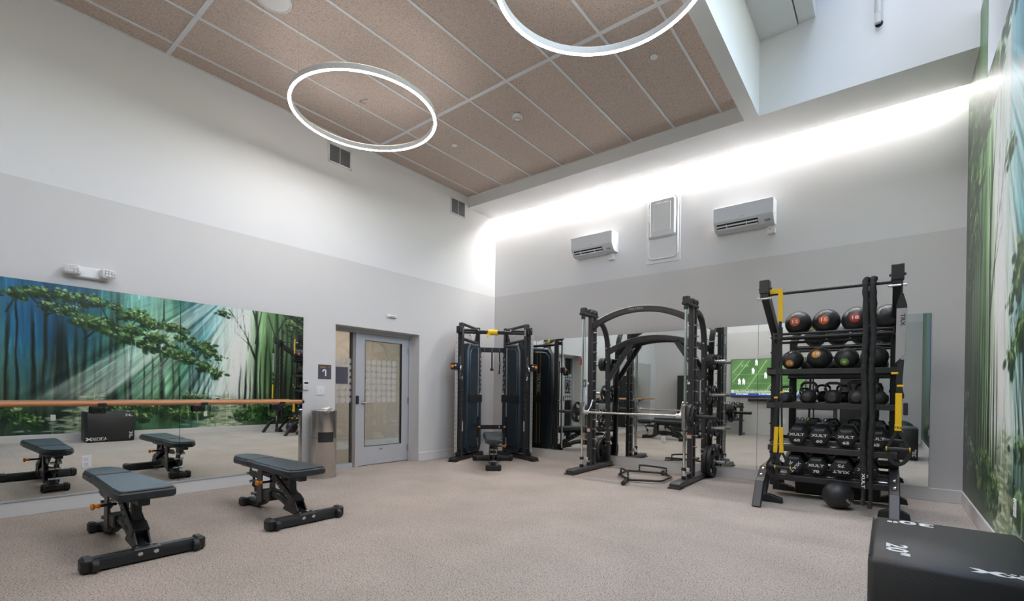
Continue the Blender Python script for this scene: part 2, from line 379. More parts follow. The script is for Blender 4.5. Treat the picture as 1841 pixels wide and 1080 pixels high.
# ceiling: wood-wool panels in a white grid
ce = struct('ceiling', MB().bb((-.3, BACK-.3, ZC+.03), (4.80, -.8, ZC+.3)), 'white_paint', 'ceiling of brown wood wool panels in a white grid')
xs = [0.]+[.261+.609*k for k in range(8)]+[4.80]; yl = [-.80, -2.97, -5.553, BACK]
for i in range(len(xs)-1):
    for j in range(3):
        MB().bb((xs[i]+.004, yl[j+1]+.004, ZC+.006), (xs[i+1]-.004, yl[j]-.004, ZC+.03)).build('ceiling_tile', 'wood_wool', ce)
for x in xs[1:-1]: MB().bb((x-.014, BACK, ZC-.002), (x+.014, -.8, ZC+.008)).build('grid_bar', 'white_enamel', ce)
for y in yl[1:-1]: MB().bb((0, y-.021, ZC-.004), (4.80, y+.021, ZC+.007)).build('grid_bar', 'white_enamel', ce)
MB().bb((0, BACK, ZC-.003), (.016, -.8, ZC+.008)).build('edge_trim', 'white_enamel', ce)
MB().bb((0, -.816, ZC-.003), (4.8, -.8, ZC+.008)).build('edge_trim', 'white_enamel', ce)
# cove light strip in the slot
cv = thing('cove_light', 'long glowing strip light hidden in the slot above the far wall', 'light', (0, 0, ZS+.055))
MB().bb((.06, -.078, -.012), (W-.06, -.018, .008)).build('housing', 'aluminium', cv)
MB().bb((.06, -.07, -.02), (W-.06, -.026, -.012)).build('diffuser', 'cove_light', cv)
# ring pendants
def ring(loc, r, label):
    t = thing('ring_pendant', label, 'light', loc, 0, 'ring pendants')
    n = 96; P = [(r*math.cos(2*math.pi*i/n), r*math.sin(2*math.pi*i/n), .032) for i in range(n)]
    MB().sweep(P, [(.016, -.026), (-.016, -.026), (-.016, .032), (.016, .032)], closed=True).build('housing', 'white_enamel', t)
    Q = [(p[0], p[1], 0) for p in P]
    MB().sweep(Q, [(.0135, .0035), (-.0135, .0035), (-.0145, .0065), (.0145, .0065)], closed=True).build('diffuser', 'ring_light', t, 60)
    U = [(p[0], p[1], .066) for p in P]; MB().sweep(U, [(.0135, -.003), (-.0135, -.003), (-.0135, .0), (.0135, .0)], closed=True).build('added_upglow', 'ceiling_fill_glow', t, 60)  # glowing top strip added to lift the ceiling brightness
    for a in (150, 30, 270): MB().tube([(r*math.cos(R(a)), r*math.sin(R(a)), .06), (r*math.cos(R(a)), r*math.sin(R(a)), ZC-loc[2])], .0015, 5).build('suspension_wire', 'steel', t)
    a = R(150); x, y = r*math.cos(a), r*math.sin(a)
    MB().cyl((x, y, ZC-loc[2]-.02), (x, y, ZC-loc[2]), .012).build('wire_grip', 'steel', t)
    MB().tube(smooth_path([(x, y, ZC-loc[2]-.015), (x+.05, y+.03, ZC-loc[2]-.05), (x+.09, y-.02, ZC-loc[2]-.075), (x+.04, y-.05, ZC-loc[2]-.05), (x+.1, y+.03, ZC-loc[2]-.004)], 5), .004, 6).build('power_cable', 'strap_grey', t)
    return t
ring((1.656, -4.168, 4.24), .765, 'glowing ring pendant lamp hanging above the benches by the left wall')
ring((4.563, -4.153, 4.24), .78, 'glowing ring pendant lamp at the top edge beside the skylight well')
ring((3.1, -7.0, 4.24), .765, 'extra glowing ring pendant added out of view near the back wall')  # extra ring added outside the view for general room light
# ceiling fittings
t = thing('smoke_detector', 'round white smoke detector on the ceiling panels', 'detector', (2.367, -2.341, ZC+.004))
MB().lathe([(.0, 0), (.062, 0), (.07, -.012), (.066, -.04), (.05, -.052), (0, -.054)][::-1], 28).build('body', 'white_plastic', t)
MB().lathe([(.044, -.0535), (.044, -.0555), (.049, -.0545), (.049, -.052)], 28, caps=False).build('ring_gap', 'sign_grey', t)
for x, y, l in ((4.23, -2.32, 'small white sprinkler cover on the ceiling beside the skylight well'), (1.158, -2.306, 'small white sprinkler cover on the ceiling near the ring pendant')):
    t = thing('sprinkler_cover', l, 'sprinkler', (x, y, ZC+.004), 0, 'sprinkler covers')
    MB().lathe([(0, -.014), (.036, -.014), (.042, -.009), (.042, -.004), (.034, 0)], 24).build('cover_plate', 'white_plastic', t)
    MB().lathe([(.03, -.004), (.03, .0)], 20).build('collar', 'steel', t)
t = thing('ceiling_speaker', 'large round white speaker grille in the ceiling at the top edge', 'speaker', (1.69, -5.19, ZC+.004))
MB().lathe([(0, -.012), (.13, -.012), (.14, -.009), (.15, 0)], 40).build('grille', 'white_plastic', t)
MB().lathe([(.141, -.008), (.141, -.013), (.154, -.012), (.154, -.0)], 40, caps=False).build('rim', 'white_enamel', t)
# pipe in the skylight well
t = thing('white_pipe', 'white vertical pipe on the skylight well wall', 'pipe', (6.134, -.80, 5.24))
MB().tube([(0, -.03, .0), (0, -.035, .04), (0, -.045, .1), (0, -.045, 1.3)], .03, 16).build('tube', 'white_paint', t)
MB().cyl((.012, -.003, .005), (.012, 0, .005), .036).build('wall_hole', 'dark_gap', t)
# ---- mural painted on the right wall (vertex painted brush strokes) ----
def vnoise(u, v, seed):
    g = np.random.default_rng(seed).random((64, 64)); i = np.floor(u).astype(int); j = np.floor(v).astype(int); a = u-i; b = v-j
    a = a*a*(3-2*a); b = b*b*(3-2*b); i %= 64; j %= 64; i1 = (i+1) % 64; j1 = (j+1) % 64
    return g[i, j]*(1-a)*(1-b)+g[i1, j]*a*(1-b)+g[i, j1]*(1-a)*b+g[i1, j1]*a*b
def fbm(u, v, seed, o=3):
    s = 0; k = 1.; t = 0
    for q in range(o): s = s+vnoise(u*2**q+q*7.3, v*2**q+q*3.1, seed+q)*k; t += k; k *= .5
    return s/t
def paint():
    st = .0125; s = np.arange(0, -BACK+st/2, st); z = np.arange(.148, 5.0, st); S, Z = np.meshgrid(s, z, indexing='ij')
    stops = np.array([(0, 40, 54, 34), (.45, 58, 80, 50), (.8, 78, 110, 70), (1.1, 106, 142, 96), (1.45, 150, 182, 140), (1.75, 192, 210, 188), (2.1, 218, 226, 218), (2.45, 190, 212, 204), (2.75, 104, 156, 160), (3.05, 70, 124, 128), (3.4, 78, 132, 110), (3.8, 128, 168, 140), (4.3, 96, 146, 126), (4.7, 52, 112, 108), (5.1, 34, 88, 100), (5.5, 26, 82, 112), (5.9, 34, 104, 140), (6.3, 84, 138, 142), (7, 60, 112, 84), (8.1, 56, 100, 56)], float)
    sw = S+.5*(fbm(S*1.5, Z*.7, 5)-.5)
    C = np.stack([np.interp(sw, stops[:, 0], stops[:, k]) for k in (1, 2, 3)], -1)
    str1 = fbm(S*7, Z*.55, 21); str2 = fbm(S*21, Z*1.1, 31); str3 = fbm(S*3.2, Z*.8, 41)
    def put(mask, col):
        nonlocal C
        mask = np.clip(mask, 0, 1)[..., None]; C = C*(1-mask)+np.array(col, float)*mask
    sat = lambda x: np.clip(x, 0, 1)
    put(sat((Z-1.75)/.9)*sat((S-4.6)/.6)*sat((6.6-S)/.5)*(.1+.8*sat(str3*2.4-.8)), (30, 96, 138))      # deep blue glade
    put(sat((Z-2.3)/1.0)*sat((3.6-S)/.6)*sat((S-2.3)/.3)*.65, (72, 128, 150))
    put(sat((Z-2.3)/.8)*sat((S-3.4)/.5)*sat((4.9-S)/.5)*.5, (120, 168, 178))
    put(sat((2.0-Z)/1.1)*sat((S-4.3)/.5)*sat(str1*2.6-.85)*.85, (128, 152, 118)); put(sat((2.1-Z)/.9)*sat((S-4.6)/.5)*.4, (62, 92, 74))                       # pale strokes low in the wood
    put(sat((2.1-Z)/1.3)*sat((S-2.9)/.5)*sat((5.2-S)/.5)*.4, (56, 104, 64))
    put(sat((1.3-Z)/.9)*sat((S-4.4)/.5)*.45, (26, 50, 40))
    C *= (.60+.50*str1+.32*str2)[..., None]
    put(sat(fbm(S*5, Z*.5, 77)-.5)*1.3*sat((2.0-np.abs(S-.4))/1.2), (66, 104, 56)); put(sat(fbm(S*9, Z*.5, 78)-.56)*2.4*sat((1.3-S)/.5), (140, 160, 112))
    # slanting brush work of the light
    ang = np.degrees(np.arctan2(S-1.55, 4.35-Z)); rad = np.hypot(S-1.55, 4.35-Z); rn = fbm(ang*.5+40, rad*.3, 91, 4); rh = fbm(ang*1.5+11, rad*.8, 95, 3)
    zone = sat((S-2.3)/.4)*sat((5.4-S)/.7)*sat((Z-.45)/.5)*sat((58-ang)/8)
    C *= (1+zone*(rh-.5)*1.25)[..., None]
    put(zone*sat((rn-.55)*3.2)*.7, (48, 120, 108)); put(zone*sat((.42-rn)*3)*.5, (30, 78, 62))
    # trunks
    tr_ = [(6.16, .05, .2, 2.75), (6.02, .03, .5, 3.1), (5.78, .05, .25, 2.75), (5.63, .05, .2, 3.3), (5.44, .15, .2, 2.6), (5.3, .045, .4, 2.25), (5.17, .05, .4, 2.5), (5.03, .055, .75, 2.45), (4.9, .03, .6, 2.2), (4.76, .04, .6, 2.5), (4.63, .05, .4, 2.9), (4.52, .055, .3, 3.3), (4.36, .03, .6, 2.7), (4.24, .03, .4, 2.4), (4.05, .022, .5, 2.2), (3.9, .025, .4, 2.4), (3.71, .06, .2, 1.95), (3.66, .028, 1.6, 3.4), (3.5, .03, .5, 2.2), (3.36, .03, .5, 2.0), (3.16, .03, .5, 1.95), (3.07, .026, .5, 2.1), (2.97, .036, .5, 2.0), (2.86, .024, .5, 1.9), (2.77, .02, .6, 1.7), (2.0, .024, .5, 2.0), (1.9, .034, .4, 1.9), (1.8, .02, .5, 1.7), (1.65, .07, .3, 3.6), (1.5, .03, .4, 2.2), (1.38, .045, .4, 2.8), (1.27, .04, .4, 2.4), (1.1, .06, .4, 3.9), (.96, .05, .3, 3.2), (.84, .05, .3, 3.8), (.68, .055, .3, 4.0), (.52, .085, .2, 4.3), (.36, .06, .2, 4.4), (.22, .1, .2, 4.5), (.08, .08, .2, 4.5), (6.5, .08, .2, 4), (6.9, .1, .2, 4.2), (7.3, .05, .3, 4), (7.7, .12, .2, 4.4)]
    for k, (s0, w, z0, z1) in enumerate(tr_):
        c = s0+.06*(fbm(Z*.8+k*3, Z*0+k, 50)-.5)*2; ww = w*(.8+.75*sat((1.8-Z)/1.4))
        d = np.abs(S-c)/ww; m = sat(1.3-d*1.25)*sat((Z-z0)/.25)*sat((z1-Z)/.6)*(.6+.6*str1)
        put(m*.97, (22, 32, 28) if k % 3 else (34, 40, 30))
        put(sat(1-np.abs(S-c-ww*.5)/(ww*.25+.006))*sat((Z-z0)/.3)*sat((z1-.6-Z)/.5)*sat(str2-.42)*1.5, (138, 160, 122))
    for (a, b_, w) in [((3.71, 1.6), (3.50, 1.9), .024), ((3.5, 1.9), (3.42, 2.1), .016), ((3.71, 1.7), (3.8, 2.3), .02), ((3.8, 2.3), (3.68, 2.7), .014), ((5.03, 2.1), (4.78, 2.4), .02), ((5.03, 2.2), (5.12, 2.5), .016), ((5.63, 2.5), (5.3, 2.72), .016), ((5.63, 2.6), (5.88, 2.9), .016), ((4.52, 2.0), (4.2, 2.3), .018), ((4.52, 2.1), (4.7, 2.4), .016), ((4.3, 2.4), (4.1, 2.7), .016), ((4.65, 2.5), (4.8, 2.85), .014), ((1.65, 1.9), (1.9, 2.5), .03), ((1.9, 2.5), (2.3, 3.1), .02), ((1.9, 2.5), (2.0, 3.2), .014), ((1.65, 2.3), (1.5, 3.2), .022), ((1.1, 2.4), (1.35, 3.1), .02), ((1.1, 2.6), (.8, 3.2), .02), ((1.75, 2.2), (2.15, 2.55), .012), ((1.65, 2.9), (1.95, 3.9), .02), ((3.0, 1.8), (2.75, 2.2), .013), ((2.86, 1.5), (2.6, 1.75), .011), ((3.2, 1.9), (3.35, 2.4), .012), ((6.16, 2.5), (6.0, 2.9), .014)]:
        ax, az = a; dx, dz = b_[0]-ax, b_[1]-az; L = math.hypot(dx, dz); t = np.clip(((S-ax)*dx+(Z-az)*dz)/L/L, 0, 1)
        put(sat(1.3-np.hypot(S-ax-t*dx, Z-az-t*dz)/(w*(1.2-.6*t))), (26, 34, 28))
    # shafts of light over the trunks
    fan = np.exp(-((ang-18)/8.)**2)*1.15+np.exp(-((ang-43)/8.)**2)*.8
    put(np.clip(fan*(rn-.26)*1.7, 0, .8)*sat((Z-.5)/.5), (214, 226, 218)); put(np.clip(np.exp(-((ang-17)/9)**2)*(rh-.45)*2.6, 0, .8)*sat((Z-.55)/.4), (236, 240, 234))
    for a0, w, al in ((46, 1.3, .62), (42.5, .8, .6), (49.5, .8, .4), (39, .6, .35), (22, .8, .6), (14, .9, .6), (27, .6, .45), (10, .6, .4)): put(np.exp(-((ang-a0)/w)**2)*al*sat((Z-.55)/.4)*sat((rad-1.0)/.8)*(.35+.9*rh), (222, 232, 228))
    r = np.random.default_rng(3)
    def dab(s0, z0, ls, lz, th, col, al):
        k = max(ls, lz)*1.2; i0, i1 = int((s0-k)/st), int((s0+k)/st)+2; j0, j1 = int((z0-k-.148)/st), int((z0+k-.148)/st)+2
        i0, j0 = max(i0, 0), max(j0, 0); i1, j1 = min(i1, len(s)), min(j1, len(z))
        if i1 <= i0 or j1 <= j0: return
        x = S[i0:i1, j0:j1]-s0; y = Z[i0:i1, j0:j1]-z0; c, q = math.cos(th), math.sin(th)
        d = ((x*c+y*q)/ls)**2+((-x*q+y*c)/lz)**2; m = (np.clip(1.35-d, 0, 1)*al)[..., None]
        C[i0:i1, j0:j1] = C[i0:i1, j0:j1]*(1-m)+np.array(col)*m
    GREEN = [(20, 44, 28), (30, 62, 34), (46, 84, 40), (70, 108, 54), (108, 142, 78), (158, 184, 124), (200, 214, 178)]
    def cloud(s0, z0, rs, rz, n, tilt=0., lo=0, hi=6, big=1.):
        subs = [(rs*(2*r.random()-1)*.85, r.normal()*.3*rz, .5+.6*r.random()) for _ in range(max(3, int(n/26)))]
        for u, v, w in subs:
            x0, y0 = s0+u, z0+v+tilt*u; k = n/len(subs); a = .165*big*w*(.5+.5*min(1, rs/.3)); h_ = a*.62
            for lay, (lo_, hi_, cnt, sz, dy, sp) in enumerate(((0, 2, .36, .40, -.32, .62), (1, 4, .40, .30, .0, .55), (3, 6, .36, .22, .34, .45), (4, 7, .26, .15, .5, .42))):
                for _ in range(max(2, int(k*cnt*.75))):
                    ci = int(np.clip(r.integers(lo_, hi_)*hi/6, lo, 6)); ql = a*sz*(.6+.8*r.random())
                    dab(x0+r.normal()*a*sp, y0+r.normal()*h_*sp*.8+dy*h_, ql, ql*(.4+.3*r.random()), r.normal()*.45+.35, GREEN[ci], .82)
    for c in [(6.1, 2.9, .15, .11, 110, 0), (5.8, 2.95, .28, .17, 260, .05), (5.47, 2.66, .24, .2, 230, .25), (5.28, 2.93, .24, .14, 180, .15), (5.0, 2.55, .28, .17, 230, .2), (4.85, 2.42, .3, .16, 220, .1), (4.55, 2.38, .36, .17, 300, .15), (4.15, 2.1, .3, .12, 220, .3), (4.75, 2.86, .26, .14, 180, .15), (4.3, 2.74, .38, .17, 280, .2), (3.86, 2.52, .26, .12, 170, .3), (3.75, 2.2, .26, .1, 150, .3), (3.48, 2.48, .26, .14, 190, .3), (3.05, 2.2, .36, .14, 260, .38), (2.72, 1.98, .24, .12, 170, .4), (3.42, 1.88, .24, .1, 150, .2), (3.02, 1.72, .34, .11, 230, .35), (2.72, 1.56, .2, .08, 120, .3), (2.3, 2.98, .2, .08, 60, .3), (.5, 2.8, .3, .3, 240, 0), (.8, 3.2, .3, .2, 160, 0)]: cloud(*c)
    for c in [(1.6, 3.95, .5, .3, 240, .1), (.9, 3.8, .5, .4, 360, 0), (.35, 3.4, .3, .6, 380, 0), (.3, 4.3, .3, .35, 240, 0), (2.5, 4.2, .4, .3, 200, 0), (5.0, 3.9, .8, .4, 460, 0), (6.3, 3.8, .7, .4, 380, 0), (3.6, 3.9, .6, .4, 340, 0), (7.3, 3.6, .7, .5, 380, 0), (.2, 2.4, .2, .4, 140, 0)]: cloud(*c, 0, 5, 1.4)
    # undergrowth and path
    put(sat((1.0-Z)/.4)*sat(.25+fbm(S*2, Z*3, 12)-.2)*.9, (32, 56, 30))
    for s0, a, wv, zmx in ((5.02, -.35, .26, .95), (2.35, .05, .2, .95), (2.5, .2, .3, .5)):
        for k in range(170):
            zz = .16+(zmx-.16)*r.random()**1.3; dab(s0+a*(zz-.5)+r.normal()*wv*(1.25-zz), zz, .05+.12*r.random(), .01+.014*r.random(), r.normal()*.12, [(196, 204, 184), (170, 182, 156), (150, 166, 136), (214, 218, 204), (110, 128, 92)][r.integers(5)], .6)
    for c in [(6.1, .6, .3, .2, 240), (5.75, .38, .25, .12, 110), (4.3, .55, .4, .2, 300), (3.75, .62, .36, .24, 300), (3.35, .48, .34, .2, 240), (2.95, .9, .2, .12, 130), (2.85, .5, .2, .16, 120), (1.85, .42, .3, .18, 220), (1.5, .58, .3, .24, 240), (1.0, .5, .36, .22, 280), (.5, .6, .36, .35, 320), (.15, .9, .2, .45, 220), (6.7, .6, .5, .3, 280), (7.5, .7, .5, .4, 300)]: cloud(*c, 0, 0, 6, 1.1)
    for k in range(900):
        zz = .2+3.0*r.random(); ss = 8.5*r.random(); i = min(int(ss/st), len(s)-1); j = min(int((zz-.148)/st), len(z)-1); sl = 2.3 < ss < 5 and zz > .7 and r.random() < .6
        th = math.atan2(ss-1.55, 4.35-zz) if sl else r.normal()*.05
        dab(ss, zz, .006+.01*r.random(), .08+.22*r.random(), th, np.clip(C[i, j]*(.72+.62*r.random()), 0, 255), .55)
    C = np.clip(C, 1, 255)/255.; C = np.clip(.46*(C/.46)**1.18, 0, .97); g_ = C.mean(-1, keepdims=True); C = np.clip(g_+(C-g_)*(.92-.38*sat((1.1-S)/.7)[..., None]), 0, 1); lin = np.where(C <= .04045, C/12.92, ((C+.055)/1.055)**2.4)
    n1, n2 = len(s), len(z); V = np.stack([np.full_like(S, W-.003), -S, Z], -1).reshape(-1, 3)
    idx = np.arange(n1*n2).reshape(n1, n2); F = np.stack([idx[:-1, :-1], idx[1:, :-1], idx[1:, 1:], idx[:-1, 1:]], -1)
    cs, cz = S[:-1, :-1]+st/2, Z[:-1, :-1]+st/2; keep = ~((cs > -WY1) & (cs < -WY0) & (cz > WZ0)) & ~((cs < .80) & (cz > ZS)) ; F = F[keep]
    me = bpy.data.meshes.new('mural'); me.vertices.add(len(V)); me.vertices.foreach_set('co', V.ravel()); nf = len(F)
    me.loops.add(nf*4); me.loops.foreach_set('vertex_index', F.ravel().astype(np.int32)); me.polygons.add(nf); me.polygons.foreach_set('loop_start', np.arange(0, nf*4, 4, dtype=np.int32)); me.update(calc_edges=True)
    at = me.color_attributes.new('paint', 'FLOAT_COLOR', 'POINT'); at.data.foreach_set('color', np.concatenate([lin.reshape(-1, 3), np.ones((n1*n2, 1))], 1).ravel().astype(np.float32))
    m, n, p = newmat('mural_paint'); a = n.nodes.new('ShaderNodeAttribute'); a.attribute_name = 'paint'
    g = n.nodes.new('ShaderNodeNewGeometry'); mp = n.nodes.new('ShaderNodeMapping'); mp.inputs['Scale'].default_value = (1, 90, 14); no = n.nodes.new('ShaderNodeTexNoise'); no.inputs['Scale'].default_value = 1.; no.inputs['Detail'].default_value = 4
    n.links.new(g.outputs['Position'], mp.inputs[0]); n.links.new(mp.outputs[0], no.inputs['Vector'])
    mr = n.nodes.new('ShaderNodeMapRange'); mr.inputs['To Min'].default_value = .78; mr.inputs['To Max'].default_value = 1.22; n.links.new(no.outputs['Fac'], mr.inputs['Value'])
    mx = n.nodes.new('ShaderNodeMix'); mx.data_type = 'RGBA'; mx.blend_type = 'MULTIPLY'; mx.inputs['Factor'].default_value = 1; n.links.new(a.outputs['Color'], mx.inputs['A']); n.links.new(mr.outputs[0], mx.inputs['B'])
    n.links.new(mx.outputs['Result'], p.inputs['Base Color']); p.inputs['Roughness'].default_value = .36; p.inputs['Specular IOR Level'].default_value = .45
    me.materials.append(m); o = link('mural', me, wall_right); o['label'] = 'painted forest mural with trunks, foliage and slanting light'
paint()

# ---------------- mirrors, barre, door and wall fittings ----------------
def mirror_panel(a, b, wall, label, group):
    if wall == 'left':      # leans forward a touch at the top, as the reflections show
        t = thing('wall_mirror', label, 'mirror', (.022, 0, .15), 0, group); t.rotation_euler = (0, R(.40), 0)
        MB().bb((-.006, a+.002, 0), (0, b-.002, 2.022)).build('glass_sheet', 'mirror', t)
        MB().bb((-.009, a-.004, 0), (-.0061, b+.004, 2.022)).build('backing', 'dark_gap', t)
        MB().bb((-.010, a, -.008), (.003, b, .006)).build('channel', 'aluminium', t)
    else:
        t = thing('wall_mirror', label, 'mirror', (0, -.014, .15), 0, group)
        MB().bb((a+.002, 0, 0), (b-.002, .006, 2.02)).build('glass_sheet', 'mirror', t)
        MB().bb((a-.001, .0061, 0), (b+.001, .009, 2.02)).build('backing', 'dark_gap', t)
        MB().bb((a, -.003, -.008), (b, .012, .006)).build('channel', 'aluminium', t)
    return t
for a, b, l in ((-5.417, -4.0, 'mirror sheet on left wall ending beside the stainless bin'), (-6.85, -5.417, 'mirror sheet on left wall behind the nearest bench'), (-8.0, -6.85, 'mirror sheet on left wall at the left edge of the picture')):
    mirror_panel(a, b, 'left', l, 'left wall mirrors')
for a, b, l in ((.55, 1.21, 'narrow mirror sheet behind the cable machine'), (1.21, 3.035, 'mirror sheet behind left half of the smith machine'), (3.035, 4.845, 'mirror sheet behind right half of the smith machine'), (4.845, 6.655, 'mirror sheet behind the ball and dumbbell rack')):
    mirror_panel(a, b, 'far', l, 'far wall mirrors')
# barre
t = thing('ballet_barre', 'long round wooden ballet barre fixed in front of the left mirror', 'barre', (.2, 0, 1.037))
P = [(0, -7.9+i*.38, 0) for i in range(11)]; P[-1] = (0, -4.085, 0)
MB().tube(P, .025, 20, up=(0, 0, 1)).build('rail', 'wood', t)
MB().lathe([(.0, -.016), (.02, -.014), (.0265, 0), (.0265, .018)][::-1], 20, (0, -4.085, 0), (0, -1, 0)).build('end_cap', 'black_plastic', t)
for y in (-7.0, -6.12, -5.235, -4.36):
    b = MB().box((0, y, -.012), (.056, .07, .034), .006).beam((0, y, -.026), (-.115, y, -.07), .03, .014, .003).build('bracket', 'black_metal', t)
    MB().box((-.135, y, -.07), (.03, .12, .075), .01).build('mount_box', 'black_plastic', b)
    MB().cyl((-.121, y, -.062), (-.117, y, -.062), .01, 10).build('screw', 'screw', b)
# door with sidelight in the recess, hall behind
d = tag(bpy.data.objects.new('door_1', None), 'glazed metal door with sidelight set back in the left wall', kind='structure'); COL.objects.link(d); d.location = (-.27, 0, 0)
f = MB().bb((-.05, -3.5, 2.09), (.05, -1.945, 2.144)).bb((-.05, -1.975, 0), (.05, -1.945, 2.09)).bb((-.05, -3.5, 0), (.05, -3.465, 2.09)).bb((-.05, -3.02, 0), (.05, -2.955, 2.09)).bb((-.05, -3.465, 0), (.05, -3.07, .075))
MB().bb((-.05, -3.07, 0), (.045, -3.02, 2.09)).build('mullion', 'bronze_metal', d)
f.build('door_frame', 'aluminium', d)
MB().bb((-.002, -3.465, .075), (.006, -3.07, 2.09)).build('sidelight_glass', 'glass', d)
lf = MB().bb((-.03, -2.95, .012), (.03, -2.845, 2.085)).bb((-.03, -2.12, .012), (.03, -1.98, 2.085)).bb((-.03, -2.845, .012), (.03, -2.12, .302)).bb((-.03, -2.845, 1.99), (.03, -2.12, 2.085)).build('door_leaf', 'aluminium', d)
MB().bb((-.004, -2.845, .302), (.004, -2.12, 1.99)).build('glass_pane', 'glass', lf)
g = MB()
for y in (-2.843, -2.127): g.bb((.006, y-.003, .302), (.031, y+.008, 1.99))
for z in (.304, 1.982): g.bb((.006, -2.845, z), (.031, -2.12, z+.006))
g.build('glazing_bead', 'dark_gap', lf)
h = MB().cyl((.03, -2.885, 1.0), (.038, -2.885, 1.0), .028, 18).cyl((.038, -2.885, 1.0), (.075, -2.885, 1.0), .011, 12).tube([(.07, -2.89, 1.0), (.072, -2.84, 1.0), (.07, -2.74, 1.0)], .011, 12).build('lever_handle', 'nickel', lf)
for z in (.22, 1.03, 1.87): MB().cyl((.034, -1.978, z-.06), (.034, -1.978, z+.06), .012, 10).bb((.028, -2.0, z-.05), (.036, -1.958, z+.05)).build('hinge', 'steel', d)
MB().bb((.03, -2.56, .24), (.032, -2.5, .25)).build('maker_plate', 'black_metal', lf)
MB().bb((.05, -3.018, .98), (.062, -2.965, 1.11), .004).build('card_reader', 'black_plastic', d)
MB().bb((.012, -3.335, 1.29), (.018, -3.135, 1.545)).build('notice_panel', 'sign_grey', d)
dot = MB().lathe([(0, .001), (.047, .001), (.047, 0)], 26, (0, 0, 0), (1, 0, 0)).mesh('frosted_dot', 'frost')
ringm = MB().lathe([(.013, .0), (.013, .002), (.017, .002), (.017, 0)], 16, (0, 0, 0), (1, 0, 0), caps=False).mesh('dot_ring', 'print_grey')
for i in range(7):
    for j in range(6):
        o = link('frosted_dot', dot, lf, (.0045, -2.765+j*.1, 1.645-i*.1))
        if (i+j) % 2 == 0: link('dot_ring', ringm, lf, (.0048, -2.765+j*.1+.02*(-1)**i, 1.645-i*.1))
    for j in range(4): link('frosted_dot', dot, d, (.0065, -3.42+j*.1, 1.645-i*.1))
# hall behind the door
hl = MB().bb((-2.5, -5, 0), (-2.4, 1, 2.7)).bb((-2.5, -5.1, 0), (-.32, -5, 2.7)).bb((-2.5, 1, 0), (-.32, 1.1, 2.7)).bb((-2.5, -5.1, 2.7), (-.3, 1.1, 2.8))
struct('wall_hall', hl, 'hall_paint', 'pale hall walls seen through the glass door')
struct('baseboard_hall', MB().bb((-2.4, -5, 0), (-2.386, 1, .148)), 'baseboard_paint')
t = thing('hall_fill', 'flush fill light added to brighten the hall behind the glass door', 'light', (-1.4, -2.0, 2.698))  # lamp added so the hall reads bright through the door glass
MB().bb((-.3, -.3, -.03), (.3, .3, -.002), .01).build('housing', 'white_enamel', t); MB().bb((-.27, -.27, -.036), (.27, .27, -.028)).build('diffuser', 'hall_fill', t)
# grilles high on the left wall
for y0, y1, z0, z1, l in ((-3.65, -3.275, 4.425, 4.71, 'louvred air grille high on left wall behind the ring pendant'), (-1.262, -.872, 4.42, 4.73, 'louvred air grille high on left wall next to the soffit')):
    t = thing('air_grille', l, 'vent', (0, (y0+y1)/2, (z0+z1)/2), 0, 'air grilles'); w, h_ = y1-y0, z1-z0
    f = MB()
    for s in (-1, 1): f.bb((0, s*(w/2-.012)-.014, -h_/2-.002), (.012, s*(w/2-.012)+.014, h_/2+.002), .003); f.bb((0, -w/2, s*(h_/2-.012)-.014), (.012, w/2, s*(h_/2-.012)+.014), .003)
    f.build('frame', 'white_enamel', t); MB().bb((.0005, -w/2, -h_/2), (.002, w/2, h_/2)).build('backing', 'dark_gap', t)
    MB().bb((.003, -.004, -h_/2), (.011, .004, h_/2)).build('centre_bar', 'white_enamel', t)
    n = 14; sl = MB().box((0, 0, 0), (.0025, w-.03, .011), 0, Matrix.Rotation(R(-38), 3, 'Y')).mesh('slat', 'print_grey')
    for i in range(n): link('slat', sl, t, (.007, 0, -h_/2+.03+(h_-.06)*i/(n-1)))
# emergency light
t = thing('emergency_light', 'white twin-head emergency light above the left mirror', 'light', (0, -6.19, 2.30))
MB().prism([(-.14, -.035), (.14, -.035), (.155, .05), (.12, .075), (-.12, .075), (-.155, .05)], 0, .055, frame((0, 1, 0), (0, 0, 1), (1, 0, 0)), .012).build('body', 'white_plastic', t)
for s, yaw in ((-1, -18), (1, 20)):
    Mx = Matrix.Rotation(R(yaw), 4, 'Z'); Mx.translation = (.075, s*.128, .025)
    hd = MB(); hd.M = Mx; hd.prism(rrect(.12, .088, .02), -.02, .04, frame((0, 1, 0), (0, 0, 1), (1, 0, 0)), .008); hd.M = None
    hd = hd.cyl((.03, s*.125, .02), (.06, s*.125, .02), .018, 12).build('lamp_head', 'white_plastic', t)
    ln = MB(); ln.M = Mx; ln.prism(rrect(.098, .066, .014), .036, .043, frame((0, 1, 0), (0, 0, 1), (1, 0, 0)), .002); ln.build('lens', 'chrome', hd)
    for i in range(3):
        for j in range(2):
            q = MB(); q.M = Mx; q.lathe([(.0, .048), (.009, .046), (.011, .042)], 8, (0, (i-1)*.03, (j-.5)*.03), (1, 0, 0)); q.build('led', 'print_white', hd)
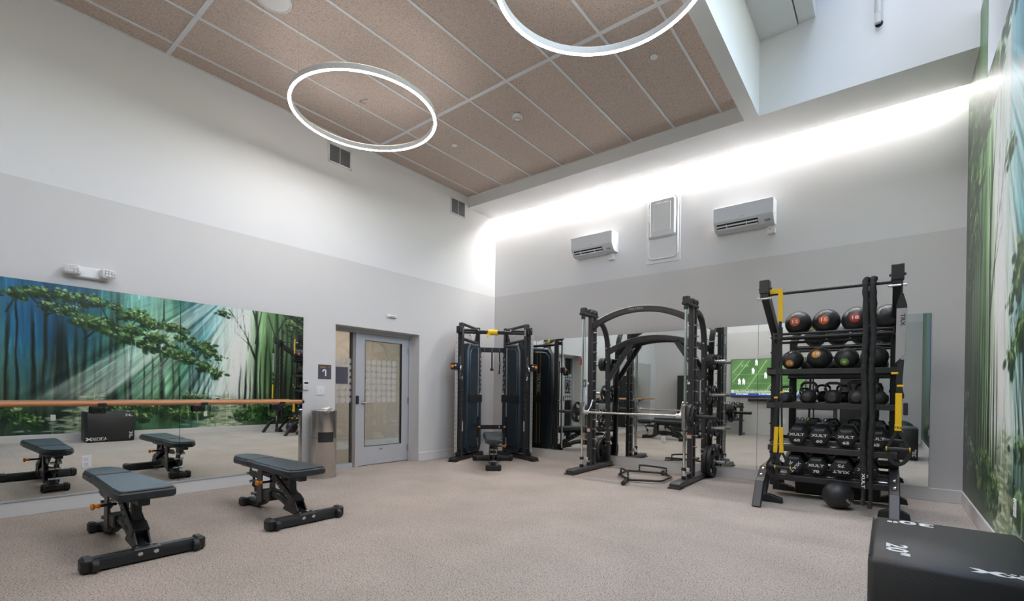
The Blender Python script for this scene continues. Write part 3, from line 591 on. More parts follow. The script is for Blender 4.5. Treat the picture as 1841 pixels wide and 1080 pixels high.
# door closer sensor, sign, thermostat, switch
t = thing('door_sensor', 'small white sensor bar on the wall above the glass door', 'sensor', (0, -2.53, 2.38)); MB().box((.018, 0, 0), (.036, .18, .045), .01).build('body', 'white_plastic', t); MB().box((.038, 0, -.004), (.004, .1, .016), .001).build('lens', 'print_grey', t)
t = thing('door_sign', 'dark grey room sign with white cane symbol beside the door', 'sign', (0, -3.665, 1.45)); sg = MB().bb((0, -.098, -.1), (.006, .098, .1), .001).build('panel', 'sign_grey', t)
F = lambda y, z, x=.0065: frame((0, 1, 0), (0, 0, 1), (1, 0, 0), (x, y, z))
bars = MB()
for k, (y0, y1, z0) in enumerate(((-.072, -.058, .07), (-.055, -.04, .07), (-.037, -.02, .07), (-.017, .004, .07), (-.072, -.05, .058), (-.046, -.03, .058), (-.026, -.008, .058), (-.004, .016, .058))): bars.bb((.006, y0, z0-.004), (.0068, y1, z0+.004))
bars.build('gold_lettering', 'gold', t)['kind'] = 'stuff'
text('15', .02, 'gold', t, F(.062, .066), 1.1, .01)
MB().sweep([(.007, -.03, -.0), (.007, -.028, .018), (.007, -.014, .028), (.007, .004, .028), (.007, .012, .02), (.007, .012, -.06)], [(-.009, -.001), (.009, -.001), (.009, .001), (-.009, .001)], (1, 0, 0)).build('cane_symbol', 'print_white', t)
MB().bb((.0062, .012, .026), (.0075, .052, .034)).build('red_mark', 'red', t)
t = thing('thermostat', 'white thermostat with small dark screen near the mirror edge', 'thermostat', (0, -3.945, 1.255)); MB().box((.012, 0, 0), (.024, .085, .125), .006).build('body', 'white_plastic', t)
MB().bb((.0242, -.028, .018), (.0255, .028, .044)).build('screen', 'black_plastic', t)
for i in range(2):
    for j in range(2): MB().box((.025, -.016+.032*i, -.012-.022*j), (.003, .016, .011), .001).build('button', 'print_grey', t)
t = thing('switch_plate', 'white double light switch plate beneath the dark room sign', 'switch', (0, -3.733, 1.183)); MB().box((.004, 0, 0), (.008, .118, .124), .003).build('plate', 'white_plastic', t)
for y in (-.026, .026): MB().box((.009, y, 0), (.006, .034, .068), .002).build('rocker', 'white_enamel', t)
def outlet(loc, axis, label):
    t = thing('wall_outlet', label, 'outlet', loc, {'left': 0, 'far': R(-90), 'right': R(180), 'back': R(90)}[axis], 'power outlets')
    MB().box((.004, 0, 0), (.008, .075, .118), .003).build('plate', 'white_plastic', t)
    for z in (-.026, .026):
        s = MB().box((.0085, 0, z), (.004, .036, .034), .004).build('socket', 'white_enamel', t)
        sl = MB()
        for y in (-.007, .007): sl.bb((.0104, y-.0015, z), (.0112, y+.0015, z+.01))
        sl.lathe([(.003, 0), (.003, .0008)], 8, (.0104, 0, z-.009), (1, 0, 0)); sl.build('slot', 'dark_gap', s)
    return t
outlet((.022, -6.20, .457), 'left', 'white power outlet on the left mirror behind the nearest bench'); outlet((3.515, -.0145, .475), 'far', 'white power outlet on the far mirror behind the smith machine')
outlet((W-.004, -2.80, .475), 'right', 'white power outlet on the mural beside the foreground box'); outlet((W-.004, -5.5, .475), 'right', 'white power outlet on the mural, seen in the left mirror only'); outlet((3.9, BACK, .45), 'back', 'white power outlet on the back wall beneath the television')
# air conditioners
def ac(x0, x1, z0, z1, label):
    t = thing('air_conditioner', label, 'air conditioner', ((x0+x1)/2, 0, z0), 0, 'split air conditioners'); w = x1-x0; h_ = z1-z0; D = .235
    prof = [(0, 0), (0, h_), (D-.03, h_), (D, h_-.012), (D, .105), (D-.012, .09), (D-.075, .012), (D-.11, 0)]
    b = MB().prism([(p[0], p[1]) for p in prof], -w/2, w/2, frame((0, -1, 0), (0, 0, 1), (-1, 0, 0)), .004).build('body', 'white_enamel', t)
    MB().bb((-w/2+.003, -D-.006, .112), (w/2-.003, -D, h_-.008), .002).build('front_panel', 'white_enamel', t)
    n = Vector((0, -.778, -.628)); o = Vector((-w*.10, -D+.046, .05))
    Mx = frame((1, 0, 0), tuple(n.cross(Vector((1, 0, 0)))), tuple(n), o); q = MB(); q.M = Mx; q.box((0, 0, .002), (w*.70, .086, .005)); q.build('air_slot', 'dark_gap', t)
    for k, yy in enumerate((-.03, .012)):
        q = MB(); q.M = Mx @ Matrix.Translation((0, yy, .012)) @ Matrix.Rotation(R(-25), 4, 'X'); q.box((0, 0, 0), (w*.69, .02, .004), .001); q.build('louvre', 'white_enamel', t)
    for sx in (-.18, .16):
        q = MB(); q.M = Mx; q.box((sx*w, 0, .012), (.008, .06, .012)); q.build('louvre_arm', 'white_plastic', t)
    MB().bb((w*.36, -D-.002, .03), (w*.45, -D+.1, .035)).build('display_window', 'print_grey', t)
    MB().bb((-.03, -D-.0068, .135), (.03, -D-.0055, .143)).build('badge', 'print_grey', t)
    MB().cyl((w/2, -.16, .12), (w/2+.003, -.16, .12), .012, 12).build('screw_cap', 'print_grey', t)
ac(1.93, 2.70, 3.545, 3.865, 'white split air conditioner on far wall nearer the room corner'); ac(4.285, 5.045, 3.515, 3.835, 'white split air conditioner on far wall right of the access panel')
for x, z, l in ((2.60, 3.485, 'small white sensor box beneath the left air conditioner'), (4.99, 3.46, 'small white sensor box beneath the right air conditioner')):
    t = thing('sensor_box', l, 'sensor', (x, 0, z), 0, 'sensor boxes'); MB().box((0, -.025, 0), (.095, .05, .11), .004).build('body', 'white_plastic', t); MB().cyl((-.015, -.0505, .005), (-.015, -.052, .005), .008, 10).build('led', 'sign_grey', t)
# access panel between them
t = thing('wall_speaker_panel', 'tall white recessed wall panel with raised cover between air conditioners', 'panel', (3.468, 0, 3.79))
MB().prism(rrect(.54, 1.07, .006), 0, .012, frame((1, 0, 0), (0, 0, 1), (0, -1, 0)), .003).build('flange', 'white_plastic', t)
P = [(p[0], -.018, p[1]) for p in rrect(.46, .94, .07, 6)]; MB().rect(P, .03, .03, .01, (0, 1, 0), True).build('bezel', 'white_enamel', t)
MB().prism(rrect(.43, .91, .06, 6), 0, .017, frame((1, 0, 0), (0, 0, 1), (0, -1, 0)), .002).build('recess_plate', 'white_plastic', t)
cvr = MB().prism(rrect(.42, .60, .05, 6, 0, .155), .012, .065, frame((1, 0, 0), (0, 0, 1), (0, -1, 0)), .022).build('raised_cover', 'white_enamel', t)
MB().prism(rrect(.27, .44, .02, 4, 0, .165), .062, .068, frame((1, 0, 0), (0, 0, 1), (0, -1, 0)), .003).build('cover_panel', 'white_plastic', cvr)
for s in (-1, 1): MB().box((s*.222, -.03, .02), (.01, .02, .22), .003).build('latch_rail', 'print_grey', t)
# stainless wipes bin by the door
t = thing('wipes_bin', 'round stainless steel wipes bin with black slot beside the door', 'bin', (.19, -3.78, 0), R(-31)); r = .163
MB().lathe([(r-.004, 0), (r, .006), (r, .895), (r-.012, .905), (0, .905)], 48).build('body', 'brushed', t)
MB().lathe([(r+.004, .0), (r+.004, .02), (r, .022)], 48, caps=False).build('foot_ring', 'steel', t)
MB().lathe([(r+.003, .89), (r+.004, .912), (r-.006, .922), (r-.05, .926), (0, .926)], 48).build('lid', 'steel', t)
MB().lathe([(r+.002, .548), (r+.002, .552)], 48, caps=False).build('seam', 'dark_gap', t)
n = 14; sl = MB(); v = []
for zz in (.49, .625):
    for i in range(n+1):
        a = R(-36+72*i/n+12); v.append(((r+.003)*math.cos(a), (r+.003)*math.sin(a), zz))
sl.add(v, [(i, i+1, n+2+i, n+1+i) for i in range(n)]).build('slot_flap', 'black_plastic', t)
o = MB().sweep([(.02, -.04, .93), (.03, 0, .947), (.035, .05, .95), (.03, .1, .934)], [(-.05, -.003), (.0, .008), (.05, -.003), (0, .004)]).build('paper_wipe', 'print_white')
tag(o, 'white paper wipe pulled up on the stainless bin lid', 'wipe'); o.location = (.19, -3.78, 0); o.rotation_euler = (0, 0, R(30))

# ---------------- benches ----------------
def bench(loc, rz, label):
    t = thing('adjustable_bench', label, 'bench', loc, rz, 'adjustable benches'); LF = 1.12
    def pad(name, poly, z0, z1):
        p = MB().prism(poly, z0, z1-.012, None, .012); p.build(name, 'black_vinyl', t)
        n = len(poly); cx = sum(q[0] for q in poly)/n
        MB().prism([(cx+(q[0]-cx)*.965, q[1]*.93) for q in poly], z1-.02, z1, None, .007).build('pad_top', 'black_vinyl', t.children[-1])
    pad('seat_pad', [(-.10, -.13), (.235, -.135), (.235, .135), (-.10, .13), (-.2, .085), (-.225, .05), (-.225, -.05), (-.2, -.085)], .425, .5)
    pad('back_pad', [(.25, -.135), (.95, -.17), (1.14, -.168), (1.16, -.158), (1.168, -.138), (1.168, .138), (1.16, .158), (1.14, .168), (.95, .17), (.25, .135)], .425, .5)
    MB().rect([(.36, 0, .395), (1.06, 0, .395)], .07, .06, .006).build('pad_beam', 'black_metal', t)
    MB().rect([(-.14, 0, .405), (.2, 0, .405)], .07, .04, .006).build('seat_beam', 'black_metal', t)
    # long stabiliser with caps and wheels
    b = MB().prism([(-.048, .012), (.048, .012), (.048, .062), (.034, .088), (-.034, .088), (-.048, .062)], -.29, .29, frame((1, 0, 0), (0, 0, 1), (0, -1, 0), (LF, 0, 0))).build('front_stabiliser', 'black_metal', t)
    MB().prism([(-.044, .086), (.044, .086), (.036, .094), (-.036, .094)], -.075, .075, frame((1, 0, 0), (0, 0, 1), (0, -1, 0), (LF, 0, 0))).build('saddle', 'graphite_metal', b)
    for s in (-1, 1):
        MB().box((LF, s*.315, .05), (.112, .07, .1), .018).build('end_cap', 'black_rubber', t)
        MB().cyl((LF+.055, s*.262, .045), (LF+.055, s*.302, .045), .04, 20, .006).build('wheel', 'black_rubber', t)
        MB().cyl((LF+.047, s*.045, .062), (LF+.053, s*.045, .060), .016, 16, .002).build('bolt_cap', 'chrome', t)
        MB().cyl((LF-.01, s*.05, .09), (LF-.01, s*.05, .105), .009, 8).build('bolt', 'screw', t)
        MB().box((LF+.012, s*.18, .089), (.05, .2, .006), .002).build('grip_strip', 'black_rubber', t)
    # short stabiliser
    MB().rect([(.04, -.1, .045), (.04, .1, .045)], .075, .07, .014).build('rear_stabiliser', 'black_metal', t)
    for s in (-1, 1): MB().box((.04, s*.09, .046), (.09, .06, .088), .016).build('rubber_foot', 'black_rubber', t)
    # spine: low flat tube, then the big bent round tube
    MB().rect(smooth_path([(.05, 0, .05), (.2, 0, .05), (.3, 0, .085), (.4, 0, .15), (.5, 0, .165)], 4), .1, .075, .02).build('spine', 'black_metal', t)
    MB().tube(smooth_path([(.44, 0, .165), (.58, 0, .18), (.72, 0, .165), (.86, 0, .115), (1.0, 0, .07), (LF-.02, 0, .06)], 5), .044, 18).build('bent_tube', 'black_metal', t)
    MB().box((.46, 0, .165), (.17, .12, .1), .01).build('junction_block', 'black_metal', t)
    for s in (-1, 1):
        MB().prism([(.28, .06), (.4, .1), (.395, .3), (.41, .41), (.31, .41), (.3, .3)], -.006, .006, frame((1, 0, 0), (0, 0, 1), (0, -1, 0), (0, s*.062, 0)), .001).build('upright_plate', 'graphite_metal', t)
        MB().prism([(.06, .33), (.12, .31), (.33, .3), (.33, .36), (.12, .37)], -.004, .004, frame((1, 0, 0), (0, 0, 1), (0, -1, 0), (0, s*.05, 0)), .001).build('seat_arm', 'black_metal', t)
        MB().prism([(.78, .08), (.98, .06), (1.06, .1), (.98, .2), (.9, .22)], -.005, .005, frame((1, 0, 0), (0, 0, 1), (0, -1, 0), (0, s*.04, 0)), .001).build('gusset', 'black_metal', t)
    # ladder link under the seat
    lk = MB().tube(smooth_path([(.01, 0, .40), (-.005, 0, .36), (.02, 0, .32), (.06, 0, .31)], 4), .013, 10).tube([(.05, 0, .31), (.10, 0, .22), (.12, 0, .1)], .012, 10).build('seat_link', 'graphite_metal', t)
    for x, z in ((.085, .25), (.115, .13), (.02, .325)): MB().cyl((x, -.05, z), (x, .05, z), .015, 12, .003).build('link_pin', 'screw', lk)
    MB().ball((.10, 0, .215), .03, 12, 8).build('spring_knob', 'black_rubber', lk)
    # ladder beam and prop under the back pad
    for s in (-1, 1): MB().beam((.60, s*.034, .36), (.965, s*.034, .165), .026, .07, .005).build('ladder_beam', 'black_metal', t)
    MB().beam((.905, 0, .205), (.985, 0, .155), .1, .075, .006).build('ladder_end', 'black_metal', t)
    MB().rect([(.86, 0, .38), (.875, 0, .22)], .06, .06, .01, (1, 0, 0)).build('prop_post', 'black_metal', t)
    for k in range(4): MB().cyl((.66+.07*k, -.06, .33-.037*k), (.66+.07*k, .06, .33-.037*k), .007, 8).build('ladder_rung', 'screw', t)
    MB().prism([(0, 0), (.03, 0), (.015, .014)], 0, .001, frame((.88, 0, -.47), (.47, 0, .88), (0, -1, 0), (.66, -.048, .318))).build('warning_mark', 'yellow', t)
    MB().cyl((.58, -.05, .315), (.58, -.15, .315), .011, 12).build('pop_pin_rod', 'black_metal', t)
    MB().lathe([(0, .0), (.016, 0), (.02, .01), (.012, .018), (.012, .03), (.022, .036), (.026, .044), (.022, .054), (0, .056)], 18, (.58, -.145, .315), (0, -1, 0)).build('orange_knob', 'orange', t)
    return t
bench((1.10, -6.265, 0), 0, 'black adjustable bench nearest the camera in front of the left mirror')
bench((1.05, -5.085, 0), 0, 'black adjustable bench standing beside the stainless bin')
ex = Vector((.794-1.577, -.931+1.82, 0)).normalized()
bench((1.577+ex.x*-.04, -1.82+ex.y*-.04, 0), math.atan2(ex.y, ex.x), 'black adjustable bench placed inside the corner cable machine')

# ---------------- cable machine in the corner ----------------
S2 = 2**-.5; ft = thing('cable_machine', 'corner dual cable machine with two dark shrouded towers and bar', 'gym machine', (.573, -.70, 0), R(45))
PA = lambda s, a, n, z: (s*(.265+.459*a+.888*n), .30-.888*a+.459*n, z)
for s in (1, -1):
    FM = frame((s*.459, -.888, 0), (s*.888, .459, 0), (0, 0, 1), (s*.265, .30, 0))
    def tm(fn, name, m, parent=ft, ang=35):
        q = MB(); q.M = FM; fn(q); return q.build(name, m, parent, ang)
    tm(lambda q: q.bb((.635, -.035, .06), (.715, .035, 2.40), .005), 'front_post', 'graphite_metal')
    tm(lambda q: q.bb((-.03, -.035, .06), (.03, .035, 2.40), .005), 'rear_post', 'black_metal')
    ftb = tm(lambda q: q.prism([(-.16, .012), (.93, .012), (.985, .02), (.985, .05), (.95, .068), (-.16, .068)], -.065, .065, frame((1, 0, 0), (0, 0, 1), (0, -1, 0)), .006), 'base_foot', 'black_metal')
    tm(lambda q: q.bb((.88, -.075, 0), (1.0, .075, .014), .004).bb((-.17, -.075, 0), (-.05, .075, .014), .004), 'rubber_pad', 'black_rubber', ftb)
    tm(lambda q: q.cyl((.02, 0, 2.36), (.65, 0, 2.385), .027, 14), 'top_tube', 'graphite_metal')
    tm(lambda q: q.cyl((.02, 0, 2.10), (.65, 0, 2.125), .027, 14), 'lower_tube', 'graphite_metal')
    tm(lambda q: q.prism([(.02, 2.12), (.16, 2.12), (.05, 2.33), (.02, 2.33)], -.006, .006, frame((1, 0, 0), (0, 0, 1), (0, -1, 0)), .001), 'gusset', 'black_metal')
    tm(lambda q: q.lathe([(.04, -.015), (.045, 0), (.04, .015)], 18, (.3, 0, 2.25), (0, 1, 0)), 'top_pulley', 'white_plastic')
    tm(lambda q: q.tube([(.26, 0, 2.04), (.26, 0, 2.36)], .004, 6), 'stack_cable', 'steel')
    out = [(.04, .22), (.1, .1), (.54, .1), (.62, .2), (.625, 1.1), (.61, 1.93), (.54, 2.05), (.14, 2.07), (.05, 2.0)]
    PZ = frame((1, 0, 0), (0, 0, 1), (0, -1, 0))
    sh = tm(lambda q: q.prism(out, -.11, .11, PZ, .025), 'shroud', 'shroud')
    pan = [(.25, .2), (.5, .2), (.575, .3), (.575, 1.88), (.5, 1.98), (.25, 2.0)]
    for n0, n1, sd in ((.105, .128, 'inner'), (-.128, -.105, 'outer')):
        tm(lambda q: q.prism(pan, n0, n1, PZ, .016), 'shroud_panel', 'shroud', sh)
    for nn in (.1135, -.1135):
        tm(lambda q: q.bb((.196, -nn-.003, .2), (.23, -nn+.003, 2.0)), 'silver_stripe', 'rail_steel', sh)
        tm(lambda q: q.bb((.045, -nn-.004, 1.0), (.25, -nn+.004, 1.14)).bb((.575, -nn-.0018, 1.0), (.615, -nn+.0018, 1.14)), 'black_band', 'black_plastic', sh)
        tm(lambda q: q.bb((.25, -nn*1.13-.0022, 1.0), (.58, -nn*1.13+.0022, 1.14)), 'black_band', 'black_plastic', sh)
    for aa in (.32, .385): tm(lambda q: q.bb((aa-.006, .1265, .2), (aa+.006, .13, 1.96)), 'gold_stripe', 'gold', sh)
    o = text('MATRIX', .055, 'print_white', sh, FM @ frame((0, 0, -1), (1, 0, 0), (0, 1, 0), (.352, .1305, 1.38)) if s > 0 else FM @ frame((0, 0, -1), (-1, 0, 0), (0, 1, 0), (.352, .1305, 1.38)), 1.3)
    for k in range(9):          # faint pattern near the rear edge
        tm(lambda q: q.box((.1+.025*(k % 2), -.1125, 1.2+.085*k), (.022, .003, .05), .001, Matrix.Rotation(R(20), 3, 'Y')), 'decal', 'print_grey', sh)
    tm(lambda q: q.bb((.07, -.1135, 1.15), (.13, -.1105, 1.175)), 'decal_bar', 'print_white', sh)
    # pin with orange pull, sticker
    pn = tm(lambda q: q.bb((.19, -.1195, .36), (.235, -.111, .74)), 'pin_slot', 'dark_gap', sh)
    tm(lambda q: q.lathe([(0, .05), (.018, .046), (.022, .03), (.012, .02), (.012, 0)], 14, (.212, -.115, .55), (0, -1, 0)), 'selector_pin', 'orange', sh)
    st = tm(lambda q: q.bb((.66, -.0365, .5), (.69, -.0355, .68)), 'sticker', 'print_white'); tm(lambda q: q.bb((.66, -.037, .665), (.69, -.036, .685)), 'sticker_band', 'orange', st)
    text('MATRIX', .042, 'print_grey', ft, FM @ (frame((0, 0, 1), (0, -1, 0), (1, 0, 0), (.7165, 0, 1.62)) if s > 0 else frame((0, 0, 1), (0, 1, 0), (1, 0, 0), (.7165, 0, 1.62))), 1.9)
    # perforated chrome rail and travelling pulley carriage
    ra = tm(lambda q: q.bb((.80, -.0, .13), (.812, .052, 2.2), .002), 'rail', 'rail_steel'); tm(lambda q: q.bb((.775, -.002, .13), (.80, .03, 2.2)), 'rail_channel', 'black_metal')
    if s > 0: hole = MB().lathe([(0, .0006), (.007, .0006), (.007, -.002)], 8, (0, 0, 0), (0, -1, 0)).mesh('rail_hole', 'dark_gap')
    for k in range(25): link('rail_hole', hole, ra, FM @ Vector((.812, .026, .22+.079*k)), (0, 0, s*R(27.3)))
    tm(lambda q: q.bb((.715, -.02, 2.12), (.81, .04, 2.18), .004).bb((.715, -.02, .14), (.81, .04, .2), .004), 'rail_mount', 'black_metal')
    cz = 1.63
    ca = tm(lambda q: q.bb((.77, -.03, cz-.06), (.86, .085, cz+.06), .012).bb((.79, .08, cz-.055), (.84, .13, cz+.055), .012), 'carriage', 'black_plastic')
    tm(lambda q: q.lathe([(0, .035), (.02, .033), (.026, .02), (.024, .0)], 18, (.86, .07, cz), (1, 0, 0)), 'orange_knob', 'orange', ca)
    tm(lambda q: q.bb((.86, .0, cz+.005), (.864, .03, cz+.03)), 'label_sticker', 'print_white', ca)
    pu = tm(lambda q: q.lathe([(.03, -.012), (.066, -.012), (.06, 0), (.066, .012), (.03, .012)], 28, (.84, -.085, cz-.045), (.3, .9, 0), caps=False), 'pulley', 'chrome', ca)
    tm(lambda q: q.prism([(-.05, -.05), (.05, -.05), (.055, .03), (.02, .055), (-.04, .05)], -.02, -.013, frame((1, -.33, 0), (0, 0, 1), (.3, .9, 0), (.84, -.085, cz-.045)), .002).prism([(-.05, -.05), (.05, -.05), (.055, .03), (.02, .055), (-.04, .05)], .013, .02, frame((1, -.33, 0), (0, 0, 1), (.3, .9, 0), (.84, -.085, cz-.045)), .002), 'pulley_bracket', 'black_metal', ca)
    tm(lambda q: q.cyl((.87, -.1, cz-.1), (.87, -.1, cz-.02), .022, 14), 'second_pulley', 'black_plastic', ca)
    tm(lambda q: q.tube([(.87, -.12, cz-.1), (.87, -.12, cz-.16)], .005, 6).lathe([(.012, -.015), (.015, 0), (.012, .015)], 10, (.87, -.12, cz-.13), (0, 0, 1)), 'cable_end', 'black_rubber', ca)
    k = [(.87+.014*math.cos(R(a)), -.12, cz-.2+.036*math.sin(R(a))) for a in range(0, 360, 30)]; tm(lambda q: q.tube(k, .005, 8, True), 'carabiner', 'chrome', ca)
    hd = tm(lambda q: q.tube([(.87, -.12, cz-.235), (.835, -.12, cz-.42)], .008, 6).tube([(.87, -.12, cz-.235), (.9, -.12, cz-.42)], .008, 6), 'handle_strap', 'strap_black', ca)
    tm(lambda q: q.tube([(.82, -.12, cz-.425), (.915, -.12, cz-.425)], .016, 12), 'handle_grip', 'black_rubber', ca)
    tm(lambda q: q.lathe([(.03, -.02), (.055, -.02), (.05, 0), (.055, .02), (.03, .02)], 24, (.77, 0, .125), (0, 1, 0)), 'low_pulley', 'black_plastic')
    tm(lambda q: q.lathe([(.03, -.02), (.06, -.02), (.054, 0), (.06, .02), (.03, .02)], 24, (.76, 0, 2.26), (0, 1, 0)), 'high_pulley', 'black_plastic')
    tm(lambda q: q.bb((.715, -.045, 2.2), (.80, .045, 2.33), .01), 'pulley_housing', 'black_metal')
    tm(lambda q: q.tube([(.79, -.018, .15), (.79, -.018, 2.24)], .0035, 6), 'rail_cable', 'strap_black')
    for z in (1.06, .98, .9): tm(lambda q: q.cyl((.7, -.036, z), (.7, -.041, z), .008, 8), 'bolt', 'screw')
MB().tube([(-.575, -.29, 2.245), (.575, -.29, 2.245)], .034, 18).build('pull_up_bar', 'graphite_metal', ft)
for s in (-1, 1):
    MB().tube([(s*.545, -.325, 2.275), (s*.28, -.325, 2.275)], .017, 12).build('grip_bar', 'black_rubber', ft); MB().box((s*.55, -.3, 2.245), (.03, .09, .12), .006).build('bar_bracket', 'chrome', ft)
    MB().tube([(s*.29, -.325, 2.275), (s*.28, -.325, 2.275)], .02, 12).build('grip_collar', 'chrome', ft)
MB().rect([(-.25, .30, 1.985), (.25, .30, 1.985)], .05, .09, .006).build('rear_crossbar', 'black_metal', ft); MB().rect([(-.25, .30, .53), (.25, .30, .53)], .05, .08, .006).build('low_crossbar', 'black_metal', ft)
for x in (-.14, 0, .14):
    MB().tube([(x, .27, 2.005), (x, .25, 1.985), (x, .24, 1.955), (x, .252, 1.94)], .006, 8).build('hook', 'chrome', ft)
    MB().bb((x*1.1-.008, .27, .52), (x*1.1+.008, .274, .55)).build('hook_plate', 'chrome', ft)
MB().cyl((-.29, .27, .44), (-.29, .27, .56), .02, 10).cyl((.29, .27, .44), (.29, .27, .56), .02, 10).build('corner_bolt', 'chrome', ft)
ftM = Matrix.Translation((.573, -.70, 0)) @ Matrix.Rotation(R(45), 4, 'Z')
def atft(t): t.location = ftM @ Vector(t.location); t.rotation_euler = (0, 0, R(45)); return t
t = atft(thing('strap_handle', 'short black strap with knob end hanging in the cable machine', 'strap', (0, .245, 1.93))); MB().rect([(0, 0, .01), (0, -.004, -.12), (0, 0, -.29)], .026, .012, .003, (0, 1, 0)).build('webbing', 'strap_black', t); MB().lathe([(0, -.345), (.03, -.34), (.034, -.32), (.028, -.3), (.012, -.285)], 14).build('end_knob', 'black_rubber', t)
t = atft(thing('tricep_rope', 'thin black pull rope hanging on right hook in the cable machine', 'rope', (.14, .245, 1.93))); MB().tube(smooth_path([(0, 0, .01), (.004, 0, -.12), (.012, 0, -.2), (0, 0, -.3), (.002, 0, -.38)], 4), .011, 8).build('rope', 'strap_black', t); MB().lathe([(.0, -.40), (.014, -.4), (.014, -.36)], 10).build('end_stop', 'black_rubber', t)
t = atft(thing('suspension_strap', 'yellow strap wound around the cable machine pull-up bar', 'strap', (-.03, -.29, 2.245)))
for k, (x, tw) in enumerate(((-.06, .3), (.005, -.2), (.06, .25))):
    P = [(x+.012*math.sin(a+k), .041*math.cos(a), .041*math.sin(a)) for a in [R(q) for q in range(0, 360, 24)]]; MB().rect(P, .016, .062, .003, (1, tw*.4, 0), True).build('wrap', 'yellow', t)
MB().rect([(-.07, -.04, -.02), (-.1, -.045, -.09)], .04, .005, .001, (0, 1, 0)).build('loose_end', 'yellow', t)
for s in (-1, 1): MB().rect(smooth_path([(s*.08, -.04, .0), (s*.2, -.046, .012), (s*.34, -.045, -.01)], 4), .006, .02, .001).build('black_web', 'strap_black', t)

# ---------------- weight plates ----------------
def plate_mesh(r, w):
    radii = [.026, max(.036, r*.30), r*.42, r*.76, r*.86, r]; n = 54; half = [w*.5, w*.5, w*.22, w*.22, w*.5, w*.42]; mb = MB(); nr = len(radii)
    v = [(sg*half[i], radii[i]*math.cos(2*math.pi*j/n), radii[i]*math.sin(2*math.pi*j/n)) for sg in (1, -1) for i in range(nr) for j in range(n)]
    ID = lambda sg, i, j: (0 if sg > 0 else nr*n)+i*n+j % n
    act = lambda i, j: not (i == 2 and (j % (n//3)) >= 4 and (j % (n//3)) < n//3-3)
    f = []
    for i in range(nr-1):
        for j in range(n):
            if not act(i, j): continue
            f.append((ID(1, i, j), ID(1, i+1, j), ID(1, i+1, j+1), ID(1, i, j+1))); f.append((ID(-1, i, j), ID(-1, i, j+1), ID(-1, i+1, j+1), ID(-1, i+1, j)))
            if i == 2 and not act(i, (j+1) % n): f.append((ID(1, i, j+1), ID(1, i+1, j+1), ID(-1, i+1, j+1), ID(-1, i, j+1)))
            if i == 2 and not act(i, (j-1) % n): f.append((ID(1, i+1, j), ID(1, i, j), ID(-1, i, j), ID(-1, i+1, j)))
    for j in range(n):
        f.append((ID(1, nr-1, j), ID(-1, nr-1, j), ID(-1, nr-1, j+1), ID(1, nr-1, j+1))); f.append((ID(1, 0, j+1), ID(-1, 0, j+1), ID(-1, 0, j), ID(1, 0, j)))
        if not act(2, j): f.append((ID(1, 2, j+1), ID(-1, 2, j+1), ID(-1, 2, j), ID(1, 2, j))); f.append((ID(1, 3, j), ID(-1, 3, j), ID(-1, 3, j+1), ID(1, 3, j+1)))
    return mb.add(v, f).mesh('plate_body', 'black_rubber', 30)
PM = {k: (plate_mesh(r, w), r, w, MB().lathe([(.026, -w*.52), (.032, -w*.52), (.032, w*.52), (.026, w*.52)], 20, (0, 0, 0), (1, 0, 0), caps=False).mesh('hub', 'steel')) for k, (r, w) in {'45': (.225, .05), '35': (.18, .045), '25': (.16, .045), '10': (.138, .034), '5': (.108, .03)}.items()}
def plate(kg, x, y, z, face, label, roll=0):
    me, r, w, hub = PM[kg]; t = thing('weight_plate', label, 'weight plate', (x, y, z), 0, 'weight plates on the smith machine'); t.rotation_euler = (R(roll), 0, 0)
    link('plate_body', me, t); link('hub', hub, t)
    for a in (80, 200, 320):
        M = frame((0, face, 0), (0, 0, 1), (face, 0, 0), (face*(w*.5+.0006), 0, 0)); M = M @ Matrix.Rotation(R(a), 4, 'Z') @ Matrix.Translation((0, r*.80, 0)); text(kg, max(.022, r*.17), 'print_white', t, M, 1.25, .03)

